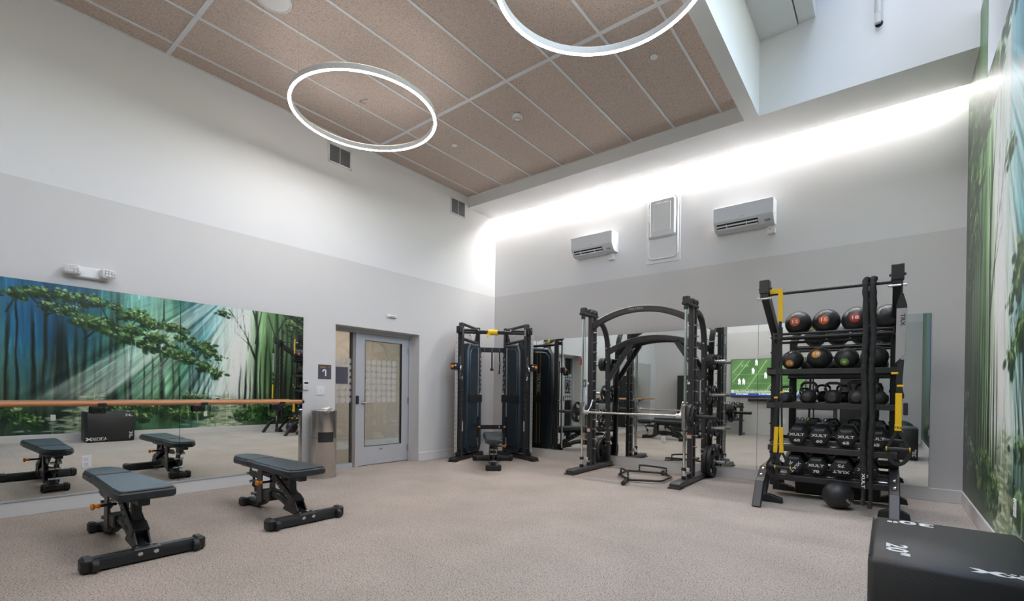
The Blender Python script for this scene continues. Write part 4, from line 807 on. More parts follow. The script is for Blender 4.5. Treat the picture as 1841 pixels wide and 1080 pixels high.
# ---------------- smith machine ----------------
sm = thing('smith_machine', 'large black smith machine with arched top and chrome guide rods', 'gym machine', (3.40, 0, 0))
for s in (-1, 1):
    x = s*.77
    b = MB().prism([(-1.35, .014), (-.09, .014), (-.09, .06), (-.12, .075), (-1.30, .075), (-1.345, .06)], -.07, .07, frame((0, 1, 0), (0, 0, 1), (1, 0, 0), (x, 0, 0)), .008).build('base_foot', 'graphite_metal', sm)
    MB().bb((x-.085, -1.37, 0), (x+.085, -1.22, .016), .004).bb((x-.085, -.2, 0), (x+.085, -.07, .016), .004).build('rubber_pad', 'black_rubber', b)
    MB().rect([(x, -.765, .07), (x, -.765, 2.40)], .075, .06, .008, (1, 0, 0)).build('upright', 'graphite_metal', sm); MB().rect([(x, -.64, .07), (x, -.64, 2.40)], .045, .06, .008, (1, 0, 0)).build('upright', 'graphite_metal', sm)
    gr = MB().cyl((x, -1.0, .07), (x, -1.0, 2.37), .0165, 16).build('guide_rod', 'chrome', sm)
    MB().cyl((x, -1.0, .07), (x, -1.0, .12), .03, 16).cyl((x, -1.0, .19), (x, -1.0, .23), .03, 16).build('rod_buffer', 'black_rubber', gr); MB().cyl((x, -1.0, .12), (x, -1.0, .19), .028, 16).build('rod_collar', 'chrome', gr)
    MB().bb((x-.028, -1.0, .13), (x+.028, -.72, .16), .004).build('stop_bracket', 'steel', sm); MB().bb((x-.03, -.92, .165), (x+.03, -.86, .21)).build('stop_label', 'print_white', sm)
    MB().cyl((x, -1.0, 2.31), (x, -1.0, 2.37), .03, 16).build('rod_socket', 'black_plastic', gr)
    c = MB().bb((x-.045, -1.05, 2.37), (x+.045, -.6, 2.41), .008)
    for yy in (-.985, -.8, -.665): c.prism([(-.055, 0), (.055, 0), (.05, .06), (.03, .085), (-.03, .085), (-.05, .06)], -.038, .038, frame((0, 1, 0), (0, 0, 1), (1, 0, 0), (x, yy, 2.40)), .004)
    c.build('pulley_cap', 'black_plastic', sm)
    for yy in (-.8, -.665): MB().lathe([(0, .06), (.02, .055), (.042, .042), (.045, .034), (.03, .03)], 18, (x, yy, 2.44), (1, 0, 0)).build('cap_pulley', 'black_metal', sm)
    MB().tube([(x, -.93, .2), (x, -.93, 2.4)], .003, 5).build('counter_cable', 'steel', sm)
    for k in range(13): MB().cyl((x-.075, -.70, .33+.15*k), (x+.075, -.70, .33+.15*k), .011, 10, .003).build('catch_pin', 'chrome', sm)
    MB().rect(smooth_path([(x, -.62, 2.33), (x, -.5, 2.33), (x, -.36, 2.27), (x, -.25, 2.13), (x, -.2, 1.95), (x, -.185, 1.6), (x, -.165, 1.0), (x, -.14, .07)], 5), .06, .075, .012, (1, 0, 0)).build('rear_post', 'graphite_metal', sm)
    for z in (1.99, 1.77, 1.47, 1.3, .98, .62, .4):
        MB().cyl((x-.048, -.17, z), (x+.048, -.17, z), .011, 10, .003).build('bolt', 'screw', sm)
        MB().cyl((x, -.25, z-.06), (x, -.21, z-.06), .011, 10, .003).build('bolt', 'screw', sm)
    for z in (1.67, 1.19, .71, .235): MB().cyl((s*.8, -.155, z), (s*1.06, -.155, z), .0235, 18, .004).build('storage_horn', 'steel', sm)
    st = MB().bb((x-.028, -.8035, .6), (x+.028, -.802, .66)).build('warning_label', 'print_white', sm); MB().bb((x-.033, -.8045, .645), (x+.033, -.8035, .665)).build('label_band', 'red', st)
    MB().bb((x-.033, -.8045, 1.33), (x+.0, -.8035, 1.36)).build('badge', 'print_white', sm)
    # sliding block, hook and loading sleeve of the bar
    bl = MB().bb((x-.028, -1.045, .72), (x+.028, -.955, 1.06), .008).build('bearing_block', 'steel', sm)
    hk = MB().rect(smooth_path([(s*.70, -.99, .91), (s*.695, -.94, .93), (s*.69, -.88, 1.0), (s*.69, -.84, 1.07), (s*.69, -.8, 1.09), (s*.69, -.79, 1.06)], 4), .03, .022, .004, (1, 0, 0)).build('catch_hook', 'chrome', sm)
    MB().cyl((s*.66, -1.0, .907), (s*.74, -1.0, .907), .032, 18, .006).build('bar_collar', 'chrome', sm)
    MB().cyl((s*.80, -1.0, .907), (s*.835, -1.0, .907), .045, 20, .006).build('sleeve_flange', 'black_metal', sm); MB().cyl((s*.83, -1.0, .907), (s*1.17, -1.0, .907), .0245, 18, .004).build('loading_sleeve', 'black_metal', sm)
MB().cyl((-.74, -1.0, .907), (.74, -1.0, .907), .0145, 16).build('lift_bar', 'steel', sm)
def archpts(x0, z0, zm, y, n=18):
    return [(x0*(2*i/n-1), y, z0+(zm-z0)*(1-abs(2*i/n-1)**2.15)) for i in range(n+1)]
fa = MB().rect(archpts(.77, 2.205, 2.43, -.745), .092, .058, .01, (0, 1, 0)).build('front_arch', 'graphite_metal', sm)
text('MATRIX', .03, 'print_grey', sm, frame((1, 0, 0), (0, 0, 1), (0, -1, 0), (-.03, -.7745, 2.43)), 1.5)
MB().rect(archpts(.77, 1.865, 2.065, -.185), .092, .05, .01, (0, 1, 0)).build('rear_arch', 'graphite_metal', sm)
for s in (-1, 1): MB().beam((s*.75, -.185, 1.42), (s*.36, -.185, 2.0), .08, .05, .008, (0, 1, 0)).build('diagonal_brace', 'graphite_metal', sm)
MB().bb((-.84, -.97, 1.62), (-.81, -.94, 1.72)).build('red_tag', 'red', sm)
for s, w_ in ((-1, 'left'), (1, 'right')):
    X = lambda d: 3.40+s*d
    for k in range(3): plate('5', X(.825+.034*k), -.155, 1.67, s, f'small black plate on top {w_} storage horn, ' + ('innermost of three', 'middle of three', 'outermost of three')[k], 30*k)
    plate('10', X(.83), -.155, 1.19, s, f'black plate alone on second {w_} storage horn from the top', 40); plate('10' if s < 0 else '10', X(.865 if s > 0 else .866), -.155, .71, s, f'black plate on third {w_} storage horn from the top', 70)
    plate('45', X(.84), -.155, .235, s, f'large black plate on lowest {w_} storage horn, inner of two', 15); plate('45', X(.895), -.155, .235, s, f'large black plate on lowest {w_} storage horn, outer of two', 50)
plate('25', 3.40+.862, -1.0, .907, 1, 'black plate on right end of smith bar, inner of two', 20); plate('10', 3.40+.905, -1.0, .907, 1, 'black plate on right end of smith bar, outer of two', 60)
plate('25', 3.40-.862, -1.0, .907, -1, 'single black plate on left end of the smith bar', 10)
# hex trap bar on the floor
t = thing('hex_trap_bar', 'black hexagonal trap bar lying on floor in front of smith machine', 'trap bar', (3.555, -.93, 0))
c = Vector((3.555, -.93)); H = [(3.24, -.98), (3.17, -.63), (3.22, -.56), (3.69, -.47), (3.88, -.68), (3.93, -1.12), (3.61, -1.31), (3.50, -1.29)]
hx = [(3.23, -.97), (3.20, -.60), (3.68, -.47), (3.90, -.70), (3.92, -1.12), (3.53, -1.30)]
P = []
for i, p in enumerate(hx):
    a = Vector(hx[i-1]); b = Vector(p); d = Vector(hx[(i+1) % 6])
    for q in (b+(a-b).normalized()*.04, b+(a-b).normalized()*.012+(d-b).normalized()*.012, b+(d-b).normalized()*.04): P.append((q.x-c.x, q.y-c.y, .034))
MB().tube(P, .0155, 12, True).build('hex_frame', 'black_metal', t)
for (a, b, hz) in (((3.29, -1.03), (3.51, -1.27), .0), ((3.36, -.55), (3.78, -.58), .0)):
    A = Vector(a)-c; B = Vector(b)-c; lift = .13
    MB().tube(smooth_path([(A.x, A.y, .034), (A.x, A.y, .1), (A.x+(B.x-A.x)*.08, A.y+(B.y-A.y)*.08, lift), (A.x+(B.x-A.x)*.92, A.y+(B.y-A.y)*.92, lift), (B.x, B.y, .1), (B.x, B.y, .034)], 4), .0145, 12).build('handle', 'black_metal', t)
for (a, b) in (((3.50, -1.29), (3.58, -1.58)), ((3.69, -.48), (3.62, -.26))):
    A = Vector(a)-c; B = Vector(b)-c; sl = MB().cyl((A.x, A.y, .034), (B.x, B.y, .034), .0255, 18, .004).build('loading_sleeve', 'black_metal', t)
    u = (B-A).normalized(); MB().cyl((A.x+u.x*.02, A.y+u.y*.02, .034), (A.x+u.x*.035, A.y+u.y*.035, .034), .034, 18, .003).build('sleeve_flange', 'black_metal', sl)

# ---------------- storage rack by the mirror ----------------
rk = thing('storage_rack', 'tall black training rack with shelves of balls, kettlebells and dumbbells', 'rack', (5.755, -.70, 0)); HX = .577
YZ = lambda x: frame((0, 1, 0), (0, 0, 1), (1, 0, 0), (x, 0, 0))
for s in (-1, 1):
    x = s*HX
    MB().bb((x-.042, -.05, .1), (x+.042, .05, 1.98), .004).build('post', 'black_metal', rk)
    ar = MB().beam((x, .0, 1.93), (x, -.70, 2.33), .075, .12, .005).build('arm', 'black_metal', rk)
    MB().box((x, -.705, 2.395), (.1, .11, .15), .006).build('arm_cap', 'black_plastic', ar)
    MB().box((x, -.70, 2.30), (.082, .09, .09), .004).build('bar_clamp', 'black_metal', ar)
    MB().cyl((x-.07, -.745, 2.265), (x+.07, -.745, 2.265), .011, 12, .002).build('clamp_pin', 'chrome', ar)
    for z in (2.38,): MB().cyl((x-.065, -.69, z), (x+.065, -.69, z), .014, 8).build('clamp_bolt', 'black_metal', ar)
    # bent front and rear legs with floor plates
    MB().rect([(x, .02, .42), (x, -.56, .385), (x, -.80, .28), (x, -1.07, .0)], .085, .045, .006, (1, 0, 0)).build('front_leg', 'black_metal', rk) if False else None
    lg = MB().rect([(x, .02, .40), (x, -.60, .37), (x, -.84, .235)], .05, .085, .006, (1, 0, 0)).rect([(x, -.83, .25), (x, -1.0, .0)], .05, .085, .006, (1, 0, 0)).build('front_leg', 'black_metal', rk)
    lr = MB().rect([(x, -.02, .40), (x, .25, .34), (x, .4, .2)], .05, .085, .006, (1, 0, 0)).rect([(x, .39, .215), (x, .5, .0)], .05, .085, .006, (1, 0, 0)).build('rear_leg', 'black_metal', rk)
    for yy, zz in ((-.66, .372), (-.76, .315)): MB().lathe([(0, .016), (.012, .014), (.02, .002), (.02, 0)], 12, (x, yy, zz+.0), (0, -.49, .87)).build('leg_bolt', 'chrome', lg)
    for yy in (-.6, .25):
        MB().prism([(-.05 if s < 0 else -.13, .0), (.19 if s < 0 else .13, 0), (.18 if s < 0 else .12, .05), (.06, .085), (-.04, .085), (-.05 if s < 0 else -.12, .05)], -.045, .045, frame((1, 0, 0), (0, 0, 1), (0, -1, 0), (x, yy, 0)), .004).build('floor_plate', 'black_metal', rk)
        MB().rect([(x, yy, .06), (x, yy*.55, .36)], .05, .05, .005, (1, 0, 0)).build('leg_brace', 'black_metal', rk)
    for z in (1.9, 1.72, 1.47, 1.26, 1.09, .85, .64, .5, .3, .2):
        MB().cyl((x-.052, -.035, z), (x+.052, -.035, z), .012, 8).build('post_bolt', 'black_metal', rk)
    for z in (1.86, .22): MB().cyl((x, -.05, z), (x, -.06, z), .013, 10, .002).build('face_bolt', 'chrome', rk)
MB().tube([(-.58, -.70, 2.31), (.58, -.70, 2.31)], .0165, 14).build('pull_up_bar', 'black_metal', rk)
# ball cradle on top: two pairs of tubes
for yy, z in ((-.24, 1.915), (-.02, 1.88)):
    for dz in (0, -.045): MB().tube([(-HX, yy, z+dz), (HX, yy, z+dz)], .016, 12).build('cradle_tube', 'black_metal', rk)
for s in (-1, 1): MB().beam((s*(HX-.02), -.26, 1.89), (s*(HX-.02), .05, 1.855), .02, .09, .003).build('cradle_bracket', 'black_metal', rk)
def shelf(z, y0=-.27, y1=.13, lip=.055):
    b = MB().bb((-HX-.04, y0, z-.012), (HX+.04, y1, z)).bb((-HX-.04, y0-.004, z-lip), (HX+.04, y0+.004, z+.006), .002).bb((-HX-.04, y1-.004, z-lip), (HX+.04, y1+.004, z+.006), .002).build('shelf', 'graphite_metal', rk)
    for s in (-1, 1): MB().bb((s*(HX+.035)-.012, y0, z-lip-.01), (s*(HX+.035)+.012, y1, z+.03), .003).build('shelf_bracket', 'black_metal', b)
shelf(1.497); shelf(1.105)
for z in (.635, .295):       # angled dumbbell trays
    M = Matrix.Translation((0, -.08, z)) @ Matrix.Rotation(R(10), 4, 'X'); b = MB(); b.M = M
    b.box((0, 0, -.006), (2*HX+.05, .42, .012)).box((0, -.21, -.02), (2*HX+.05, .008, .065), .002).box((0, .21, .005), (2*HX+.05, .008, .06), .002); b = b.build('dumbbell_tray', 'graphite_metal', rk)
    for yy in (-.11, .11):
        q = MB(); q.M = M; q.box((0, yy, .006), (2*HX-.1, .03, .012), .003); q.build('tray_rail', 'steel', b)
# medicine balls
def medball(x, y, z, r, num, disc, label, rz=0, tilt=20):
    t = thing('medicine_ball', label, 'medicine ball', (x, y, z), R(rz), 'medicine balls on the rack')
    MB().ball((0, 0, r), r, 32, 20).build('ball', 'ball_rubber', t)
    for a in (0, 60, 120):
        P = [(math.cos(R(a))*(r+.0004)*math.cos(q), math.sin(R(a))*(r+.0004)*math.cos(q), r+(r+.0004)*math.sin(q)) for q in [2*math.pi*i/48 for i in range(48)]]
        MB().tube(P, .0016, 5, True, (math.sin(R(a)), -math.cos(R(a)), 0)).build('seam', 'black_metal', t)
    if num:
        d = Vector((0, -math.cos(R(tilt)), math.sin(R(tilt)))); k = .36*r
        MB().lathe([(0, r+.0025), (k*.6, r*math.cos(math.asin(.22))+.0022), (k, r*math.cos(math.asin(.36))+.0012), (k, r*math.cos(math.asin(.36))-.003)], 28, (0, 0, r), d).build('weight_disc', disc, t)
        X = Vector((1, 0, 0)); text(num, k*.72, 'print_white', t, frame(X, d.cross(X), d, Vector((0, 0, r))+d*(r+.0022)), 1.5, .03)
    return t
for x, n, d, l, rz in ((5.431, '12', 'disc_orange', 'orange disc medicine ball leftmost on top of the rack, marked 12', -8), (5.708, '15', 'disc_orange', 'orange disc medicine ball second from left on the rack top, marked 15', -6), (5.986, '18', 'disc_red', 'black medicine ball with red 18 disc on top of the rack', -3), (6.264, None, None, 'plain black medicine ball at the right end of the rack top', 0)): medball(x, -.84, 1.905, .1375, n, d, l, rz, 2)
for x, n, d, l, rz, r, ti in ((5.374, '10', 'disc_amber', 'black medicine ball with low amber 10 disc on the second shelf', -10, .116, -22), (5.644, '10', 'disc_amber', 'black medicine ball with high amber 10 disc on the second shelf', -12, .128, 22), (5.902, '8', 'disc_green', 'black medicine ball with green 8 disc on the second shelf', -8, .118, -22), (6.150, None, None, 'plain black medicine ball behind the ropes on the second shelf', 0, .125, 0)): medball(x, -.80, 1.498, r, n, d, l, rz, ti)
t = thing('slam_ball', 'black slam ball lying on the floor under the rack', 'ball', (5.865, -1.19, 0), R(25)); r = .143
MB().ball((0, 0, r), r, 32, 20).build('ball', 'ball_rubber', t); text('XULT', .026, 'print_white', t, frame((.82, .0, -.57), (.35, -.78, .5), (.4, -.62, -.2), (0, 0, 0)), 1.3, .04) if False else None
d = Vector((.38, -.86, -.32)).normalized(); X = Vector((.75, .1, -.6)); X = (X-d*X.dot(d)).normalized(); text('XULT', .022, 'print_white', t, frame(X, d.cross(X), d, Vector((0, 0, r))+d*(r+.0015)), 1.4, .04)
P = [((r+.0004)*math.cos(q), 0, r+(r+.0004)*math.sin(q)) for q in [2*math.pi*i/48 for i in range(48)]]; MB().tube(P, .0016, 5, True, (0, 1, 0)).build('seam', 'black_metal', t)
# kettlebells
def kettlebell(x, y, z, k, label, rz=0):
    t = thing('kettlebell', label, 'kettlebell', (x, y, z), R(rz), 'kettlebells on the rack'); r = .082*k
    MB().lathe([(0, 0), (r*.62, 0), (r*.8, .01*k), (r*.97, .045*k), (r, r*.95), (r*.92, r*1.35), (r*.7, r*1.72), (r*.4, r*1.9), (0, r*1.95)], 26).build('bell', 'iron_grey', t)
    MB().lathe([(0, .004), (r*.5, .003), (r*.55, 0)], 22, (0, -r*.985, r*.85), (0, -1, .0)).build('weight_badge', 'graphite_metal', t)
    w = .074*k; h0 = r*1.45; h1 = .235*k
    MB().tube(smooth_path([(-w*.7, 0, h0), (-w*1.02, 0, h0+(h1-h0)*.45), (-w*.95, 0, h1-.025*k), (-w*.6, 0, h1-.002), (0, 0, h1), (w*.6, 0, h1-.002), (w*.95, 0, h1-.025*k), (w*1.02, 0, h0+(h1-h0)*.45), (w*.7, 0, h0)], 4), .0155*k, 12).build('handle', 'iron_grey', t)
for x, k, l, rz in ((5.315, .82, 'smallest black kettlebell at left end of the rack shelf', -10), (5.545, 1.02, 'black kettlebell second from left on the rack shelf', -8), (5.782, 1.0, 'black kettlebell with pale rimmed badge on the rack shelf', -5), (6.005, 1.06, 'black kettlebell just left of the hanging ropes', -4), (6.195, .95, 'black kettlebell turned sideways right of the hanging ropes', 75)): kettlebell(x, -.82, 1.106, k, l, rz)
# hex dumbbells
def dumbbell(x, y, z, k, num, roll, label, tiltx=10, group='heavy dumbbells on the rack', nm=True):
    t = thing('dumbbell', label, 'dumbbell', (x, y, z), 0, group); t.rotation_euler = (R(tiltx), 0, 0); r = .108*k; L = .10*k
    hexp = [(r*math.cos(R(60*i)), r*math.sin(R(60*i))) for i in range(6)]
    for s in (-1, 1):
        h = MB().prism([(a*(1.0), b) for a, b in hexp], L*.62, L*.62+.125*k, frame((1, 0, 0), (0, 0, 1), (0, s, 0), (0, 0, r*.866)), .018*k).build('head', 'black_rubber', t, 25)
        q = MB().lathe([(0, .0015), (r*.66, .0015), (r*.68, 0)], 30, (0, s*(L*.62+.125*k), r*.866), (0, s, 0)).build('face_disc', 'black_plastic', h)
        if nm:
            M = frame((-s, 0, 0), (0, 0, 1), (0, s, 0), (0, s*(L*.62+.125*k+.0022), r*.866)) @ Matrix.Rotation(R(roll), 4, 'Z')
            text('XULT', r*.27, 'print_white', h, M @ Matrix.Translation((0, r*.2, 0)), 1.45, .05); text(num, r*.28, 'print_white', h, M @ Matrix.Translation((0, -r*.42, 0)), 1.5, .05)
    MB().cyl((0, -L*.65, r*.866), (0, L*.65, r*.866), .017*k, 14).build('handle', 'steel', t)
for x, n, l in ((5.454, '60', 'black hex dumbbell marked 60 at left of the upper tray'), (5.672, '60', 'black hex dumbbell marked 60 second from left on the upper tray'), (5.918, '65', 'black hex dumbbell marked 65 on the upper tray left of the ropes'), (6.18, '65', 'black hex dumbbell half hidden by ropes on the upper tray')): dumbbell(x, -.80, .668, 1.0, n, 0, l)
for x, n, ro, l in ((5.425, '70', 232, 'tilted black hex dumbbell marked 70 at left of the lower tray'), (5.645, '70', 0, 'upright black hex dumbbell marked 70 on the lower tray'), (5.878, '75', 180, 'upside down black hex dumbbell marked 75 on the lower tray'), (6.10, '75', 0, 'black hex dumbbell behind the ropes on the lower tray')): dumbbell(x, -.80, .328, 1.02, n, ro, l)
# battle rope hung over the bar
t = thing('battle_rope', 'thick black battle rope folded over the rack pull-up bar', 'rope', (6.118, -1.40, 0))
for k, (x, z0, z1) in enumerate(((-.029, .15, .28), (.027, .12, .4))):
    pts = [(0, -.052, z0)]+[(0, -.052-.004*math.sin(q*2.1+k), z0+(2.27-z0)*q/10) for q in range(1, 10)]+[(0, -.05, 2.30), (0, -.03, 2.345), (0, 0, 2.36), (0, .03, 2.345), (0, .05, 2.30)]+[(0, .052, 2.27-(2.27-z1)*q/8) for q in range(1, 9)]
    P = smooth_path([(x+.006*math.sin(i*1.7+k), p[1], p[2]) for i, p in enumerate(pts)], 7); n = 10; mb = MB(); v = []; f = []
    sect = []
    for i, p in enumerate(P):
        a = P[max(0, i-1)]; b = P[min(len(P)-1, i+1)]; tn = (b-a).normalized(); xx = Vector((1, 0, 0)); zz = tn.cross(xx).normalized()
        tail = p.z < .45 and p.y < 0; r = (.016+.003*(i % 2)) if tail else .0255+.003*math.sin(i*1.9+k)+.0015*((i*7) % 3)
        v += [tuple(p+(xx*math.cos(2*math.pi*j/n+i*.35)+zz*math.sin(2*math.pi*j/n+i*.35))*r*(1+.06*math.cos(3*2*math.pi*j/n))) for j in range(n)]
    for i in range(len(P)-1):
        for j in range(n): f.append((i*n+j, i*n+(j+1) % n, (i+1)*n+(j+1) % n, (i+1)*n+j))
    f += [tuple(range(n))[::-1], tuple(range((len(P)-1)*n, len(P)*n))]
    mb.add(v, f).build('rope_strand', 'rope_black', t, 50)
    MB().cyl((x, -.052, z0-.03), (x, -.052, z0+.03), .0205, 14, .004).build('end_cap', 'black_rubber', t)
text('XULT', .026, 'print_white', t, frame((0, 0, -1), (1, 0, 0), (0, -1, 0), (-.029, -.0765, .36)), 1.6, .03)
# suspension trainers
t = thing('suspension_trainer', 'yellow and black suspension trainer hanging at left of the rack bar', 'strap', (5.335, -1.40, 0))
MB().rect([(-.12, -.0, 2.315), (-.1, -.02, 2.335), (-.02, -.022, 2.335), (.02, -.02, 2.33)], .05, .014, .003, (0, 1, 0)).build('anchor_wrap', 'yellow', t)
MB().rect(smooth_path([(-.02, -.02, 2.34), (0, -.022, 2.3), (0, -.018, 2.0)], 4), .046, .012, .003, (0, 1, 0)).build('anchor_strap', 'yellow', t)
MB().box((0, -.018, 1.975), (.03, .02, .06), .006).build('carabiner', 'black_metal', t); MB().box((0, -.018, 1.87), (.05, .03, .15), .01).build('equaliser_loop', 'strap_black', t)
for s in (-1, 1):
    MB().rect([(s*.012, -.018, 1.8), (s*.02, -.02, 1.35), (s*.03, -.02, .84)], .03 if s < 0 else .02, .006, .001, (0, 1, 0)).build('main_strap', 'strap_black', t)
    MB().box((s*.03, -.02, 1.2+.03*s), (.04, .012, .02), .004).build('buckle_tab', 'yellow', t)
    MB().rect([(s*.022, -.02, .85), (s*.03, -.022, .6)], .04, .008, .002, (0, 1, 0)).build('yellow_webbing', 'yellow', t)
    MB().bb((s*.03-.02, -.03, .57), (s*.03+.02, -.014, .63), .003).build('end_tab', 'yellow', t)
    for q in (-1, 1): MB().rect([(s*.03, -.022, .59), (s*.042+q*.07, -.03, .42)], .025, .006, .001, (0, 1, 0)).build('handle_web', 'strap_black', t)
    MB().cyl((s*.05-.075, -.03-.03*s, .415), (s*.05+.075, -.03-.03*s, .415), .018, 14, .003).build('foam_grip', 'black_rubber', t)
    MB().rect([(s*.05+.06*math.cos(R(a)), -.03-.03*s, .40+.10*math.sin(R(a))) for a in range(180, 361, 20)], .03, .006, .001, (0, 1, 0)).build('foot_cradle', 'strap_black', t)
    for q in (-1, 1): MB().cyl((s*.05+q*.07, -.03-.03*s, .415), (s*.05+q*.078, -.03-.03*s, .415), .02, 12).build('grip_ring', 'yellow', t)
t = thing('suspension_trainer', 'grey sleeved suspension trainer hanging from the right rack arm', 'strap', (6.365, -1.455, 0))
MB().rect([(0, 0, 2.27), (0, 0, 2.14)], .014, .01, .002, (0, 1, 0)).build('hanger_loop', 'strap_black', t); MB().prism([(-.012, 2.18), (.012, 2.18), (.04, 2.07), (.04, 2.04), (-.04, 2.04), (-.04, 2.07)][::-1], -.01, .01, frame((1, 0, 0), (0, 0, 1), (0, -1, 0)), .002).build('sleeve_collar', 'strap_black', t)
MB().prism([(-.042, 1.52), (.03, 1.6), (.042, 2.05), (-.038, 2.05)], -.008, .008, frame((1, 0, 0), (0, 0, 1), (0, -1, 0)), .003).build('sleeve', 'strap_grey', t)
text('TRX', .034, 'black_plastic', t, frame((0, 0, -1), (1, 0, 0), (0, -1, 0), (.008, -.0095, 1.93)), 1.3, .02)
MB().rect(smooth_path([(0, 0, 1.55), (-.01, 0, 1.3), (.005, 0, 1.2), (-.01, 0, 1.2)], 5), .05, .01, .002, (0, 1, 0)).build('main_strap', 'strap_black', t)
for z, x in ((1.42, -.045), (1.3, .0)): MB().box((x, -.006, z), (.055, .014, .02), .004).build('buckle_tab', 'yellow', t)
MB().rect([(-.012, -.008, 1.23), (-.012, -.012, .93)], .05, .012, .003, (0, 1, 0)).build('yellow_webbing', 'yellow', t); MB().bb((-.04, -.022, .87), (.014, -.004, .93), .003).build('end_tab', 'yellow', t)
text('TRX', .02, 'black_plastic', t, frame((1, 0, 0), (0, 0, 1), (0, -1, 0), (-.013, -.0228, .90)), 1.2, .02)
MB().box((.04, .0, 1.08), (.035, .03, .12), .006).build('cam_buckle', 'black_plastic', t)
for q in (-1, 1): MB().rect([(-.012, -.012, .89), (-.012+q*.085, -.02, .70)], .026, .006, .001, (0, 1, 0)).build('handle_web', 'strap_black', t)
MB().cyl((-.1, -.02, .695), (.08, -.02, .695), .02, 14, .003).build('foam_grip', 'black_rubber', t); MB().cyl((-.12, .03, .77), (.05, .03, .77), .018, 14, .003).build('foam_grip', 'black_rubber', t)
for q in (-.1, .075): MB().cyl((q-.003, -.02, .695), (q+.005, -.02, .695), .0225, 12).build('grip_ring', 'yellow', t)
MB().rect([(-.01+.08*math.cos(R(a)), -.02, .68+.13*math.sin(R(a))) for a in range(180, 361, 20)], .034, .006, .001, (0, 1, 0)).build('foot_cradle', 'strap_black', t)
# low foam block behind the rack
t = thing('foam_block', 'low black foam block on the floor beneath the lowest tray', 'box', (5.80, -.36, 0)); MB().bb((-.42, -.18, 0), (.42, .18, .215), .012).build('body', 'box_vinyl', t); MB().bb((-.42, -.182, .1), (.42, -.179, .104)).build('seam', 'black_metal', t)

# ---------------- plyo box in the foreground ----------------
t = thing('plyo_box', 'black foam plyo box with white 30 and 20 numerals in the foreground', 'box', (6.475, -4.735, 0)); hx_, hy_, hz_ = .255, .381, .61
MB().bb((-hx_, -hy_, 0), (hx_, hy_, hz_), .022).build('body', 'box_vinyl', t, 60)
zt = hz_+.0008
text('30"', .064, 'print_white', t, frame((-1, 0, 0), (0, -1, 0), (0, 0, 1), (-.115, .312, zt)), 1.45, .035); text('20"', .066, 'print_white', t, frame((0, -1, 0), (1, 0, 0), (0, 0, 1), (-.172, -.215, zt)), 1.3, .035)
def logo(M, parent, k=1.):
    for s in (-1, 1): MB().prism([(-.045*k, .024*k), (-.02*k, .024*k), (.0, .006*k), (.0, -.006*k), (-.02*k, -.024*k), (-.045*k, -.024*k), (-.022*k, 0)][::1 if s < 0 else -1] if s < 0 else [(.045*k, .024*k), (.022*k, 0), (.045*k, -.024*k), (.02*k, -.024*k), (0, -.006*k), (0, .006*k), (.02*k, .024*k)], 0, .0008, M @ Matrix.Translation((-.1*k, .004*k, 0))).build('logo_mark', 'print_white', parent)
    text('XULT', .034*k, 'print_white', parent, M @ Matrix.Translation((.03*k, -.004*k, 0)), 1.55, .03)
    for q in range(7): MB().bb((0, 0, 0), (.013*k, .008*k, .0008)).build('small_print', 'print_white', parent).matrix_local = M @ Matrix.Translation(((-.045+.021*q)*k, .022*k, 0))
logo(frame((1, 0, 0), (0, 1, 0), (0, 0, 1), (.17, -.325, hz_)), t)
LX = -hx_-.0008         # face towards the left mirror
text('24"', .05, 'print_white', t, frame((0, 1, 0), (0, 0, -1), (-1, 0, 0), (LX, .28, .54)), 1.35, .02); text('30"', .058, 'print_white', t, frame((0, 0, -1), (0, -1, 0), (-1, 0, 0), (LX, .32, .13)), 1.3, .02); logo(frame((0, 1, 0), (0, 0, -1), (-1, 0, 0), (-hx_, -.22, .075)), t, 1.25)
FY = hy_+.0008          # face towards the far mirror
text('20"', .058, 'print_white', t, frame((0, 0, 1), (1, 0, 0), (0, 1, 0), (.195, FY, .14)), 1.3, .02); text('24"', .058, 'print_white', t, frame((-1, 0, 0), (0, 0, 1), (0, 1, 0), (-.15, FY, .07)), 1.3, .02)
for sx in (-1, 1): MB().tube([(sx*(hx_-.004), -hy_+.03, hz_-.004), (sx*(hx_-.004), hy_-.03, hz_-.004)], .003, 6).build('edge_piping', 'black_metal', t)
